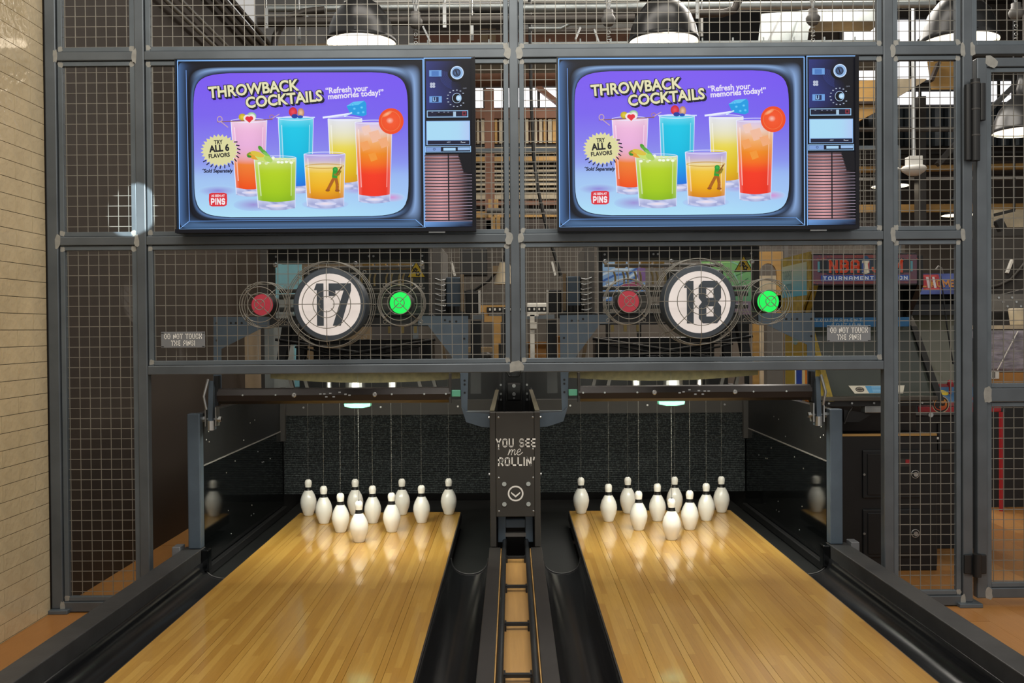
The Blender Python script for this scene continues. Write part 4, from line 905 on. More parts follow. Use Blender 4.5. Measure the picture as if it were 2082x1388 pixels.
    MB().hexa([(x(600, -.5), -.5, z(765, -.5)), (x(614, -.5), -.5, z(765, -.5)), (x(624, -.5), -.5, z(660, -.5)), (x(604, -.5), -.5, z(660, -.5))], [(x(600, -.5), -.42, z(765, -.5)), (x(614, -.5), -.42, z(765, -.5)), (x(624, -.5), -.42, z(660, -.5)), (x(604, -.5), -.42, z(660, -.5))]).part('slanted_leg', M['black'], t)
    for q in (0, 14): MB().bar((x(897 + q, -.7), -.7, z(688, -.7)), (x(909 + q, -.7), -.7, z(757, -.7)), .018, .03).part('brace_strip', M['tan'] if q == 0 else M['grey'], t)
    # control housing at the inner end
    Yb = .15
    MB().box(x(886, Yb), x(906, Yb), Yb - .25, Yb + .3, z(648, Yb), z(512, Yb)).part('housing_side', M['grey'], t, bevel=.004)
    MB().box(x(908, Yb), x(940, Yb), Yb, Yb + .3, z(640, Yb), z(565, Yb)).part('control_box', M['bluesteel'], t, bevel=.006)
    MB().box(x(938, Yb), x(944, Yb), Yb - .05, Yb, z(635, Yb), z(560, Yb)).part('box_edge', M['tan'], t)
    MB().box(x(946, Yb), x(974, Yb), Yb + .05, Yb + .3, z(638, Yb), z(592, Yb)).part('junction_box', M['black'], t, bevel=.006)
    MB().box(x(973, Yb), x(977, Yb), Yb + .02, Yb + .06, z(640, Yb), z(592, Yb)).part('box_edge', M['offwhite'], t)
    for k in range(7): MB().tube([(x(892, Yb), Yb - .26, z(572 + 10 * k, Yb)), (x(903 + (k % 3) * 4, Yb), Yb - .27, z(576 + 10 * k, Yb)), (x(912, Yb), Yb - .26, z(574 + 10 * k, Yb))], .005, 6).part('wire_lead', M['silver'], t)
    MB().box(x(850, Yb), x(960, Yb), Yb - .3, Yb + .1, z(650, Yb), z(641, Yb)).part('shelf', M['blacksteel'], t)
    for px in (900, 922, 930): MB().cyl((x(px, Yb), Yb - .2, z(641, Yb)), .03, .05, 'Z', 12).part('terminal', M['black'], t)
    # warning triangle on the guard: always on the right in the picture
    wx, wz = (X_(846.5, Yu - .036, 553) if s == 1 else X_(1512, Yu - .036, 548)), Z_(563 if s == 1 else 556, Yu - .036)
    h = .082; m = MB(); Yw = Yu - .0365
    m.slab([(wx - .053, wz), (wx + .053, wz), (wx, wz + .092)], Yw, Yw + .002); w_ = m.part('warning_triangle', M['yellow'], t)
    m = MB()
    for (a, b, c, d) in (((-.053, 0), (.053, 0), (.046, .004), (-.046, .004)), ((.053, 0), (0, .092), (0, .084), (.046, .004)), ((-.053, 0), (-.046, .004), (0, .084), (0, .092))): m.add([(wx + q[0], Yw - .0008, wz + q[1]) for q in (a, b, c, d)], [(0, 1, 2, 3)])
    for a, b, r in ((-.006, .042, .011), (.009, .022, .012)):
        V = []; 
        for k in range(20): q = 2 * math.pi * k / 20; r2 = r * (1.25 if k % 4 < 2 else .95); V += [(wx + a + r2 * math.cos(q), Yw - .0008, wz + b + r2 * math.sin(q)), (wx + a + r * .5 * math.cos(q), Yw - .0008, wz + b + r * .5 * math.sin(q))]
        m.add(V, [(2 * k, 2 * k + 1, (2 * k + 3) % 40, (2 * k + 2) % 40) for k in range(20)])
    m.bar((wx - .022, Yw - .0008, wz + .03), (wx + .002, Yw - .0008, wz + .05), .006, .0005, up=(0, 1, 0))
    m.part('warning_symbol', M['black'], w_)
    return t
WARN['spool'] = mat('spool_amber', '#c79a3c', .45, 0, .15); WARN['hook'] = mat('hook_ivory', '#b9a56a', .5, 0, 0)
machine(1, 17); machine(-1, 18)
# ------------------------------------------------------------------ lamps and ceiling services behind the screen
def pendant(px, py, Y, r, label, light=14, small=False):
    c = at(px, py, Y); t = thing('pendant_lamp', label, 'lamp', c, 'black dome pendants'); k = r / .25
    pr = [(r, 0), (r * 1.02, .012 * k), (r * .99, .03 * k), (r * .93, .10 * k), (r * .78, .19 * k), (r * .52, .27 * k), (r * .28, .31 * k), (r * .2, .33 * k)]
    MB().lathe(pr, c, n=40).part('shade', M['lampblack'], t)
    MB().lathe([(q * .985, h - .004) for q, h in pr[:-1]] + [(.001, .30 * k)], c, n=40).part('shade_lining', M['offwhite'], t)
    MB().lathe([(r * .96, .016 * k), (r * .5, .004 * k), (.001, .0)], c, n=32).part('diffuser', M['bulb'], t)
    MB().lathe([(r * .23, .31 * k), (r * .26, .36 * k), (r * .2, .42 * k), (r * .2, .50 * k), (.001, .50 * k)], c, n=20).part('cap', M['lampblack'], t)
    MB().tube([c + Vector((0, 0, .48 * k)), Vector((c.x, c.y, 5.5))], .012, 8).part('stem', M['pipe'], t)
    if not small:
        for a in (.5, 2.6, 4.7): MB().box(c.x + math.cos(a) * r * 1.0 - .008, c.x + math.cos(a) * r * 1.0 + .008, c.y + math.sin(a) * r * 1.0 - .008, c.y + math.sin(a) * r * 1.0 + .008, c.z + .02, c.z + .06).part('clip', M['blacksteel'], t)
    if light:
        l = bpy.data.lights.new('lamp_light', 'SPOT'); l.energy = light; l.spot_size = math.radians(150); l.spot_blend = .6; l.shadow_soft_size = r * .6; l.color = (1, .85, .64)
        o = bpy.data.objects.new('lamp_light', l); COL.objects.link(o); o.parent = t; o.location = (0, 0, -.02)
pendant(735, 88, .55, .245, 'black dome pendant lamp above the left television', 45)
pendant(1349, 86, .55, .245, 'black dome pendant lamp above the right television', 45)
pendant(1950, 86, .2, .25, 'black dome pendant lamp behind the post left of the gate', 30)
pendant(2082, 268, 2.6, .27, 'black dome pendant lamp lower down behind the gate', 30)
pendant(1810, 378, 5.4, .22, 'small distant pendant lamp beside the right television', 0, True)
pendant(1948, 437, 5.8, .2, 'small distant pendant lamp behind the post at the gate', 0, True)
def pipe(px0, py0, px1, py1, Y, r, m, label, name='ceiling_pipe', cat='pipe', grp='pipes under the roof', pts=None):
    q = [at(px0, py0, Y), at(px1, py1, Y)] if pts is None else [at(a, b, Y) for a, b in pts]
    return MB().tube(q, r, 12).top(name, M[m], label, cat, grp)
pipe(0, 0, 0, 0, .9, .036, 'pipe', 'thick dark pipe bending down behind the left pendant lamp', pts=[(525, 45), (700, 44), (900, 42), (1040, 40), (1290, 38)])
pipe(0, 0, 0, 0, 1.0, .028, 'pipe', 'dark curved conduit rising beside the left pendant lamp', pts=[(556, 110), (560, 75), (572, 50), (590, 34), (620, 24), (660, 20)])
pipe(545, 18, 1040, 13, 1.3, .026, 'duct', 'long light grey pipe above the left television')
pipe(1060, 17, 1900, 8, 1.3, .032, 'duct', 'long light grey pipe above the right television')
pipe(1370, 30, 1480, 27, .8, .03, 'pipe', 'short dark pipe right of the right pendant lamp', pts=[(1330, 30), (1470, 27), (1492, 20), (1502, 0), (1504, -20)])
pipe(700, 4, 1300, 0, 2.0, .012, 'offwhite', 'thin white rod just under the roof over the left television')
pipe(840, 66, 1300, 62, 2.6, .018, 'pipe', 'thin brown pipe running below the light grey pipe')
pipe(1070, 63, 1300, 50, 1.6, .016, 'duct', 'thin bent conduit sloping up left of the right pendant lamp', pts=[(1075, 58), (1140, 58), (1160, 48), (1290, 44)])
pipe(1745, 263, 2100, 262, 5.0, .03, 'grey', 'grey conduit across the dark corrugated panel')
pipe(1745, 345, 2100, 338, 5.2, .04, 'wood', 'warm brown pipe below the corrugated panel')
pipe(990, 428, 1180, 432, 4.2, .03, 'grey', 'grey pipe low in the gap between the televisions')
# hanging black cable in the gap between the televisions
pipe(0, 0, 0, 0, 1.6, .014, 'black', 'long black hose hanging down in the gap beside the right television', 'hanging_hose', 'hose', None, [(1077, 0), (1078, 80), (1080, 200), (1085, 320), (1095, 390), (1108, 450), (1122, 500), (1140, 560)])
pipe(0, 0, 0, 0, 2.97, .012, 'black', 'black cable drooping across the back mesh near number 17', 'drooping_cable', 'cable', None, [(1032, 505), (1015, 545), (995, 570), (965, 590), (930, 596)])
for k, (z, r, x) in enumerate(((3.36, .016, -2.25), (3.46, .014, -2.25), (3.70, .02, -2.24), (3.78, .02, -2.24), (3.86, .02, -2.24))):
    MB().tube([(x, -1.4, z), (x, 2.75, z)], r, 8).top('wall_conduit', M['silver' if k < 2 else 'pipe'], ['lowest thin bright conduit on the dark wall behind the left post', 'second thin bright conduit on the dark wall behind the left post', 'lowest thick dark conduit high on the left wall', 'middle thick dark conduit high on the left wall', 'topmost thick dark conduit high on the left wall'][k], 'conduit', 'conduits on the left wall')
def strap(px, y0, y1, Y, w_, m, label, name='pipe_hanger', cat='hanger'):
    a, b = at(px, y1, Y), at(px, y0, Y); t = thing(name, label, cat, a, 'pipe hangers')
    MB().box(a.x - w_, a.x + w_, Y - .004, Y + .004, a.z, b.z).part('strap', M[m], t)
    MB().cyl((a.x, Y - .004, a.z + .04), .008, .01, 'Y', 10, -1).part('bolt', M['silver'], t)
    MB().tube([(a.x, Y, b.z), (a.x, Y, 5.5)], .006, 6).part('rod', M['silver'], t)
strap(542, 16, 58, .85, .013, 'silver', 'silver pipe hanger strap left of the left pendant lamp'); strap(904, 6, 56, .85, .013, 'silver', 'silver pipe hanger strap right of the left pendant lamp')
strap(960, 50, 82, 1.2, .011, 'silver', 'short silver strap below the pipes left of the middle post'); strap(1418, 0, 38, .75, .013, 'silver', 'silver strap on the short dark pipe'); strap(1427, 36, 74, 1.2, .01, 'offwhite', 'pale strap hanging beside the right pendant lamp'); strap(609, 60, 90, 1.2, .012, 'silver', 'stubby strap beside the curved conduit')
def hook(px, py, Y, label):
    c = at(px, py, Y); t = thing('ceiling_hub', label, 'ceiling fitting', c, 'chain hung fittings')
    MB().lathe([(.001, -.055), (.03, -.05), (.048, -.025), (.052, 0), (.045, .012), (.034, .03), (.034, .06), (.001, .062)], c, n=20).part('dome', M['grey'], t)
    for k in range(3): MB().tube([c + Vector((0, 0, .05)), c + Vector(((k - 1) * .03, .02, .2)), Vector((c.x + (k - 1) * .12, c.y, 5.5))], .006, 6).part('hanging_rod', M['silver'], t)
    for k in range(7): MB().ring(c + Vector((0, 0, -.07 - k * .03)), .012, .003, 12, 5, 'Y' if k % 2 else 'Z').part('chain_link', M['silver'], t)
hook(845, 42, .7, 'round grey fitting with chain right of the left pendant lamp'); hook(1237, 38, .7, 'round grey fitting with chain left of the right pendant lamp'); hook(1653, 36, .7, 'round grey fitting with chain above the right television'); hook(2066, 24, .7, 'round grey fitting with chain above the gate')
def bg(px0, py0, px1, py1, Y, d, m, name, label, cat, grp=None, bevel=0, ground=False, roof=False):
    a, b = at(px0, py1, Y), at(px1, py0, Y)
    if ground: a.z = ZF
    if roof: b.z = 5.5
    return MB().box(a.x, b.x, Y, Y + d, a.z, b.z).top(name, M[m], label, cat, grp, None, bevel)
dk = bg(832, 80, 1830, 131, 1.9, .3, 'duct', 'air_duct', 'long rectangular galvanised duct behind the upper beam', 'duct')
for px in range(870, 1830, 62): MB().box(X_(px, 1.9, 100) - .006, X_(px, 1.9, 100) + .006, 1.892, 1.9, Z_(131, 1.9), Z_(80, 1.9)).part('seam', M['duct'], dk)
pipe(880, 156, 1330, 150, 2.6, .1, 'woodred', 'thick brown round pipe below the duct, seen between the televisions')
t = thing('angled_duct', 'folded silver duct pieces above the right television', 'duct', at(1640, 95, 2.6))
A = lambda px, py, Y: tuple(at(px, py, Y))
MB().hexa([A(1548, 28, 2.6), A(1650, 20, 2.6), A(1640, 96, 2.6), A(1540, 96, 2.6)], [A(1548, 28, 2.9), A(1650, 20, 2.9), A(1640, 96, 2.9), A(1540, 96, 2.9)]).part('duct_face', M['duct'], t)
MB().bar(A(1640, 30, 2.5), A(1618, 96, 2.5), .1, .1).part('duct_elbow', M['duct'], t)
MB().bar(A(1555, 96, 2.4), A(1590, 28, 2.4), .02, .02).part('brace', M['silver'], t); MB().box(X_(1660, 2.7, 60), X_(1795, 2.7, 60), 2.7, 3.0, Z_(48, 2.7), Z_(24, 2.7)).part('duct_top', M['duct'], t)
bg(520, 62, 840, 130, 4.6, .1, 'grey', 'grey_bulkhead', 'grey bulkhead behind the left pendant lamp', 'bulkhead', roof=True)
bg(830, 60, 1290, 100, 5.5, .1, 'woodred', 'roof_beam', 'dark red brown roof beam above the televisions gap', 'beam')
bg(1410, 38, 1545, 95, 5.4, .1, 'black', 'dark_bulkhead', 'black bulkhead right of the right pendant lamp', 'bulkhead', roof=True)
for k, (px, w_) in enumerate(((985, 7), (1001, 7))): bg(px - w_, 58, px + w_, 82, 5.2, .08, 'tan', 'roof_post', ['left', 'right'][k] + ' stub of the twin timber posts under the roof', 'post', 'twin roof posts')
for k, py in enumerate((12, 26)): bg(845, py - 4, 1040, py + 3, 5.6, .05, 'offwhite' if k == 0 else 'grey', 'roof_rail', ['upper pale', 'lower grey'][k] + ' roof rail above the left television', 'rail')
bg(1062, 48, 1290, 58, 5.6, .05, 'offwhite', 'roof_rail', 'bright pale rail left of the right pendant lamp', 'rail'); bg(965, 23, 1040, 30, 5.6, .05, 'offwhite', 'roof_rail', 'short bright rail left of the middle post', 'rail')
for k, (a, b, c, d) in enumerate(((860, 54, 875, 85), (1180, 56, 1170, 80), (620, 25, 632, 45), (1208, 60, 1218, 88))):
    p0, p1 = at(a, b, 2.0), at(c, d, 2.0); MB().bar(p0, p1, .03, .015).top('roof_strut', M['silver'], ['slanted strut right of the left lamp', 'slanted strut between the middle post and right lamp', 'slanted strut left of the left lamp', 'slanted strut just left of the right lamp'][k], 'strut', 'small roof struts')

# windows and timber in the gap between the televisions
def window(n, px0, py0, px1, py1, Y, mull):
    a, b = at(px0, py1, Y), at(px1, py0, Y); o = MB().box(a.x - .04, b.x + .04, Y + .03, Y + .06, a.z - .04, b.z + .04).top(f'window_{n}', M['greydark'], kind='structure')
    xs_ = [px0] + mull + [px1]
    for q0, q1 in zip(xs_, xs_[1:]): MB().box(X_(q0, Y, py0) + .015, X_(q1, Y, py0) - .015, Y, Y + .03, a.z, b.z).part('pane', M['window'], o)
    for q in mull: MB().box(X_(q, Y, py0) - .02, X_(q, Y, py0) + .02, Y - .01, Y + .03, a.z, b.z).part('mullion', M['greydark'], o)
window(1, 930, 178, 1190, 218, 6.5, [985, 1040, 1095]); window(2, 1715, 40, 1900, 162, 6.5, [1790, 1850]); window(3, 1800, 186, 1960, 212, 6.5, [1870]); window(4, 2000, 165, 2058, 206, 6.4, [2030]); window(5, 900, 2, 1040, 8, 6.4, [])
bg(925, 219, 1195, 241, 6.3, .15, 'woodred', 'timber_rail', 'red brown timber rail under the bright window strip', 'beam')
t = thing('slatted_screen', 'band of upright timber slats below the bright window strip', 'slatted wall', at(1050, 293, 6.35))
a, b = at(925, 293, 6.36), at(1195, 242.5, 6.36); MB().box(a.x, b.x, 6.40, 6.45, a.z, b.z).part('backing', M['woodred'], t)
for k in range(30):
    x0 = a.x + (b.x - a.x) * k / 30; MB().box(x0, x0 + (b.x - a.x) / 30 * random.uniform(.5, .85), 6.33, 6.4, a.z, b.z).part('slat', M[random.choice(['wood', 'slat', 'tan', 'slat'])], t)
t = thing('louvre_wall', 'stack of pale horizontal louvres below the slats between the televisions', 'louvres', at(1050, 440, 6.2))
for k in range(11): MB().box(X_(925, 6.2), X_(1195, 6.2), 6.2, 6.26, Z_(303 + k * 9.2, 6.2), Z_(299 + k * 9.2, 6.2)).part('louvre', M['slat'], t)
for py, m_ in ((322, 'wood'), (400, 'slat'), (412, 'woodred')): MB().box(X_(925, 6.1), X_(1195, 6.1), 6.1, 6.2, Z_(py + 5, 6.1), Z_(py - 4, 6.1)).part('rail', M[m_], t)
MB().box(X_(920, 6.3), X_(1200, 6.3), 6.3, 6.34, Z_(420, 6.3), Z_(294, 6.3)).part('dark_backing', M['black'], t)
bg(987, 180, 1004, 470, 5.6, .1, 'woodred', 'timber_post', 'rusty brown upright post in the gap beside the left television', 'post', ground=True)
MB().bar(at(1092, 176, 6.44), at(1150, 222, 6.44), .1, .06).top('timber_brace', M['woodred'], 'diagonal brown brace at the window beside the right television', 'brace')
for k, (px, py0, py1) in enumerate(((997, 405, 428), (1009, 405, 428), (1003, 440, 470), (1013, 440, 470))): bg(px - 4, py0, px + 4, py1 if k > 1 else 442, 4.6 if k > 1 else 4.95, .05, 'wood', 'timber_stud', ['upper left', 'upper right', 'lower left', 'lower right'][k] + ' pale stud of the pairs low in the televisions gap', 'stud', 'pale studs', ground=k > 1)
bg(940, 428, 1180, 442, 5.0, .1, 'wood', 'timber_beam', 'warm yellow beam low in the gap between the televisions', 'beam'); bg(925, 445, 1200, 475, 5.6, .1, 'darkwood', 'timber_beam', 'dark brown beam at the bottom of the televisions gap', 'beam')
# second mesh fence further back and the board behind it
t = thing('back_mesh_fence', 'finer looking wire mesh fence far behind the pinsetters', 'fence', at(1050, 660, 3.0)); m = MB(); x0, x1, z0, z1 = X_(840, 3), X_(1830, 3), Z_(640, 3), Z_(310, 3)
for i in range(int((x1 - x0) / MW) + 1): m.box(x0 + i * MW - .0018, x0 + i * MW + .0018, 2.998, 3.002, z0, z1)
for i in range(int((z1 - z0) / MW) + 1): m.box(x0, x1, 3.002, 3.005, z0 + i * MW - .0018, z0 + i * MW + .0018)
m.part('wire_mesh', M['wire'], t, kind='stuff'); MB().box(x0, x1, 2.99, 3.03, z0 - .04, z0).part('bottom_rail', M['steel_in'], t); MB().box(x0, x1, 2.99, 3.03, z1, z1 + .04).part('top_rail', M['steel_in'], t)
MB().box(X_(1594, 2.99), X_(1602, 2.99), 2.97, 3.03, ZF, z1).part('fence_post', M['grey'], t); MB().box(x0, x0 + .05, 2.97, 3.03, ZF, z1).part('fence_post', M['steel_in'], t); MB().box(x1 - .05, x1, 2.97, 3.03, ZF, z1).part('fence_post', M['steel_in'], t)
bg(840, 488, 1840, 680, 4.4, .08, 'partition', 'back_partition', 'grey partition board behind the back mesh fence', 'partition', ground=True)
t = thing('timber_stand', 'yellow timber stand with shelf left of the middle post', 'timber stand', (X_(1013, 1.25), 1.25, ZF))
MB().box(X_(985, 1.2), X_(1024, 1.2), 1.2, 1.3, Z_(654, 1.2), Z_(642, 1.2)).part('head', M['wood'], t); MB().box(X_(1004, 1.2), X_(1018, 1.2), 1.2, 1.26, ZF, Z_(654, 1.2)).part('leg', M['wood'], t); MB().box(X_(975, 1.3), X_(1034, 1.3), 1.3, 1.4, Z_(634, 1.3), Z_(620, 1.3)).part('shelf', M['wood'], t); MB().box(X_(985, 1.3), X_(994, 1.3), 1.3, 1.4, Z_(642, 1.3), Z_(634, 1.3)).part('spacer', M['wood'], t)

t = thing('connector_strip', 'black strip with a row of small white plugs behind the middle post', 'connector strip', at(1050, 634, 1.24)); MB().box(X_(990, 1.24), X_(1112, 1.24), 1.24, 1.30, Z_(634, 1.24), Z_(624, 1.24)).part('strip', M['black'], t)
for k in range(12): MB().box(X_(995 + k * 10, 1.23), X_(998.5 + k * 10, 1.23), 1.225, 1.24, Z_(631, 1.23), Z_(626, 1.23)).part('plug', M['offwhite'], t)
t = thing('white_stand', 'white stand with boxy head right of the middle post', 'stand', (X_(1085, 1.5), 1.5, .755)); MB().box(X_(1072, 1.5), X_(1112, 1.5), 1.5, 1.7, Z_(640, 1.5), Z_(616, 1.5)).part('head', M['offwhite'], t, bevel=.01); MB().box(X_(1078, 1.46), X_(1087, 1.46), 1.44, 1.49, .755, Z_(640, 1.46)).part('upright', M['offwhite'], t); MB().box(X_(1078, 1.4), X_(1092, 1.4), 1.42, 1.44, Z_(668, 1.4), Z_(655, 1.4)).part('bracket', M['offwhite'], t); MB().box(X_(1072, 1.5), X_(1095, 1.5), 1.44, 1.55, Z_(643, 1.5), Z_(640, 1.5)).part('neck', M['offwhite'], t)
def openbox(px0, py0, px1, py1, Y, label):
    a, b = at(px0, py1, Y), at(px1, py0, Y); a.z = .756; d = .28; t = thing('cardboard_box', label, 'box', a, 'cardboard boxes between the pinsetters')
    for q in ((a.x, b.x, Y, Y + .006), (a.x, b.x, Y + d, Y + d + .006), (a.x, a.x + .006, Y, Y + d), (b.x - .006, b.x, Y, Y + d)): MB().box(*q, a.z, b.z).part('side', M['card'], t)
    MB().box(a.x, b.x, Y, Y + d, a.z, a.z + .005).part('bottom', M['card'], t)
    MB().hexa([(a.x, Y, b.z), (b.x, Y, b.z), (b.x, Y - .1, b.z + .05), (a.x, Y - .1, b.z + .05)], [(a.x, Y + .005, b.z), (b.x, Y + .005, b.z), (b.x, Y - .1, b.z + .056), (a.x, Y - .1, b.z + .056)]).part('flap', M['card'], t)
t = thing('work_table', 'dark work table carrying cardboard boxes behind the ball lift', 'table', (.1, 1.8, ZF)); MB().box(-.165, .75, 1.4, 2.3, .73, .755).part('top', M['greydark'], t)
for q in (-.15, .68):
    for y in (1.43, 2.23): MB().box(q, q + .04, y, y + .04, ZF, .73).part('leg', M['black'], t)
openbox(1068, 708, 1112, 778, 1.76, 'brown cardboard box just right of the middle post'); openbox(1120, 696, 1160, 778, 1.75, 'brown cardboard box beside the right pinsetter bracket'); openbox(1000, 750, 1020, 782, 1.5, 'small printed cardboard box left of the ball lift'); openbox(1024, 748, 1060, 790, 1.9, 'brown cardboard box directly behind the ball lift')
bg(952, 706, 1000, 716, 1.0, .2, 'tan', 'metal_shelf', 'tan shelf edge behind the left pinsetter bracket', 'shelf'); bg(952, 716, 998, 800, 1.22, .16, 'greydark', 'grey_cabinet', 'smooth dark grey cabinet behind the left pinsetter bracket', 'cabinet', None, .03, ground=True)
a = at(1026, 578, 2.5); t = thing('paper_lampshade', 'small beige cone shade left of the middle post', 'lamp shade', a); MB().lathe([(.1, 0), (.045, .2)], a, n=20).part('shade', M['slat'], t); MB().cyl(a + Vector((0, 0, .2)), .006, 5.5 - a.z - .2, 'Z', 8).part('cord', M['black'], t)
bg(1000, 540, 1033, 556, 2.88, .1, 'tan', 'wooden_box', 'tan wooden box above the cone shade', 'box'); bg(936, 505, 990, 560, 2.4, .2, 'black', 'wall_speaker', 'black box speaker left of the middle post behind the mesh', 'speaker', None, .008, ground=False)
for k, (px, py) in enumerate(((921, 548), (1125, 547), (2052, 541))):
    yq = 2.985 if k < 2 else 3.38; c0, c1 = at(px - 3, py - 16, yq), at(px + 4, py + 13, yq); 
    if k == 2: c0, c1 = at(px + 6, py - 14, yq), at(px - 5, py + 14, yq)
    MB().bar(c0, c1, .042, .02).top('white_tag', M['offwhite'], ['slanted white strip left of the middle post', 'slanted white strip right of the middle post', 'slanted white strip behind the gate'][k], 'strip', 'slanted white strips')
# printed art boards behind the right pinsetter and pale boards behind the left one
def art(px0, py0, px1, py1, Y, label, draw):
    a, b = at(px0, py1, Y), at(px1, py0, Y); t = thing('art_board', label, 'art board', a)
    for q in (a.x + .03, b.x - .06): MB().box(q, q + .03, Y + .02, Y + .05, ZF, b.z).part('leg', M['black'], t)
    MB().box(a.x, b.x, Y, Y + .02, a.z, b.z).part('board', M['greydark'], t); p = Pic(); draw(p); p.to_mb(lambda x, y, o: (a.x + x * (b.x - a.x), Y - .001 + o, b.z - y * (b.z - a.z))).part('print', M['printed'], t)
def d_blue(p):
    p.grid(lambda u, v: (u, v), 6, 6, lambda u, v: mixc('#9cc4ee', '#4f86d8', v)); 
    for k in range(5): p.line([(-.0, .35 + .16 * k), (.3, .2 + .15 * k), (.62, .22 + .1 * k), (.9, .02 + .1 * k)], .05, '#2f62b8' if k % 2 else '#cfe4fa')
    p.poly([(.42, .62), (.8, .5), (.95, .68), (.6, .85)], '#9a3a6a'); p.poly([(.8, .2), (1, .1), (1, .5), (.85, .6)], '#7a5a9a')
def d_green(p):
    p.grid(lambda u, v: (u, v), 6, 6, lambda u, v: mixc('#7fc070', '#4a8a78', v)); 
    for k in range(14): p.line([(random.random(), random.random()), (random.random(), random.random())], .02, random.choice(['#a6dc8c', '#3a7a4a', '#8ac8b0']))
    p.poly([(0, .8), (1, .75), (1, 1), (0, 1)], '#7a6a80')
art(1224, 530, 1312, 612, .9, 'blue and white cartoon art board behind the right red light', d_blue); art(1425, 527, 1532, 640, .9, 'green patterned art board behind the right warning triangle', d_green)
bg(556, 533, 612, 600, 1.3, .03, 'cyan', 'cyan_panel', 'pale cyan board behind the left red light', 'board', ground=True); bg(556, 606, 596, 642, 1.26, .03, 'duct', 'silver_panel', 'pale silver board below the cyan board', 'board', ground=True)
t = thing('arched_screen', 'orange plywood screen with an arched opening behind the right green light', 'wooden screen', at(1562, 640, 1.6)); a, b = at(1531, 630, 1.6), at(1592, 511, 1.6); wd, hh = b.x - a.x, b.z - a.z
MB().box(a.x, a.x + wd * .2, 1.6, 1.63, ZF, b.z).part('side_board', M['wood'], t); MB().box(b.x - wd * .2, b.x, 1.6, 1.63, ZF, b.z).part('side_board', M['wood'], t); MB().box(a.x, b.x, 1.6, 1.63, a.z, a.z + hh * .25).part('bottom_board', M['wood'], t)
ar = [(a.x + wd * .2, b.z), (a.x + wd * .2, a.z + hh * .6)] + [(a.x + wd * (.5 - .3 * math.cos(math.pi * k / 10)), a.z + hh * (.6 + .2 * math.sin(math.pi * k / 10))) for k in range(1, 10)] + [(b.x - wd * .2, a.z + hh * .6), (b.x - wd * .2, b.z)]
MB().slab(ar, 1.6, 1.63).part('arch_board', M['wood'], t)
bg(1545, 560, 1580, 610, 2.4, .05, 'slat', 'bright_panel', 'bright pale board seen through the arched opening', 'board', ground=True)
# left of the left pinsetter
a = at(500, 790, 2.2); MB().lathe([(.21, 0), (.21, 1.45), (.19, 1.47), (.001, 1.47)], (a.x, 2.2, ZF), n=40).top('round_column', M['tan'], 'tan rounded column behind the left end of the left pinsetter', 'column')
bg(539, 655, 562, 800, 1.5, .05, 'duct', 'pale_upright', 'pale grey upright plate left of the left pinsetter', 'plate', ground=True)
bg(1560, 660, 1592, 800, 1.4, .1, 'grey', 'pale_upright', 'grey upright plate right of the right pinsetter', 'plate', ground=True); bg(530, 500, 557, 660, 1.9, .05, 'greydark', 'dark_upright', 'dark upright edge behind the left red light', 'plate', ground=True)

# ------------------------------------------------------------------ right hand background, upper part
t = thing('plywood_soffit', 'yellow lit plywood soffit right of the right television', 'soffit', at(1765, 240, 4.2))
MB().hexa([A(1735, 165, 4.2), A(1784, 162, 4.2), A(1784, 226, 4.2), A(1735, 252, 4.2)], [tuple(Vector(A(*q, 4.2)) + Vector((0, 2.4, 0))) for q in ((1735, 165), (1784, 162), (1784, 226), (1735, 252))]).part('panel', M['wood'], t); MB().box(X_(1735, 4.15), X_(1784, 4.15), 4.15, 4.2, Z_(216, 4.15), Z_(211, 4.15)).part('batten', M['darkwood'], t)
t = thing('sloped_soffit', 'pale sloped soffit with yellow board in the narrow mesh bay', 'soffit', at(1860, 200, 4.2))
MB().hexa([A(1820, 160, 4.2), A(1885, 160, 4.2), A(1880, 165, 4.2), A(1820, 200, 4.2)], [tuple(Vector(A(*q, 4.2)) + Vector((0, 1.75, 0))) for q in ((1820, 160), (1885, 160), (1880, 165), (1820, 200))]).part('slope', M['slat'], t)
MB().hexa([A(1885, 125, 4.1), A(1950, 125, 4.1), A(1950, 182, 4.1), A(1893, 182, 4.1)], [A(1885, 125, 4.5), A(1950, 125, 4.5), A(1950, 182, 4.5), A(1893, 182, 4.5)]).part('board', M['wood'], t); MB().bar(A(1893, 165, 4.0), A(1908, 128, 4.0), .08, .03).part('strut', M['darkwood'], t)
m = MB(); x0, x1 = X_(1735, 6.0), X_(2140, 6.0); n = 60; V = []
for k in range(n + 1): x = x0 + (x1 - x0) * k / n; y = 6.0 + (.03 if k % 4 < 2 else 0); V += [(x, y, Z_(302, 6.0)), (x, y, Z_(222, 6.0))]
m.add(V, [(2 * k, 2 * k + 2, 2 * k + 3, 2 * k + 1) for k in range(n)]); m.box(x0, x1, 6.05, 6.07, Z_(302, 6.0), Z_(222, 6.0)); m.top('corrugated_panel', M['corr'], 'dark slate corrugated panel band right of the right television', 'panel')
for k, (py, m_, lb) in enumerate(((310, 'greydark', 'dark grey louvre rail under the corrugated panel'), (330, 'darkwood', 'brown louvre rail right of the right television'), (352, 'darkwood', 'dark brown rail level with the detector'), (362, 'offwhite', 'long white rail behind the detector'), (422, 'wood', 'broad yellow timber beam low behind the narrow bay'), (456, 'darkwood', 'dark timber beam near the bottom of the narrow bay'))):
    bg(1735, py - (9 if k == 4 else 4), 2140, py + (10 if k == 4 else 4), 5.6 - .08 * k, .06, m_, 'timber_beam', lb, 'beam', 'beams behind the narrow bay')
bg(1868, 195, 1883, 480, 5.0, .12, 'greydark', 'dark_column', 'dark steel column in the narrow mesh bay', 'column')
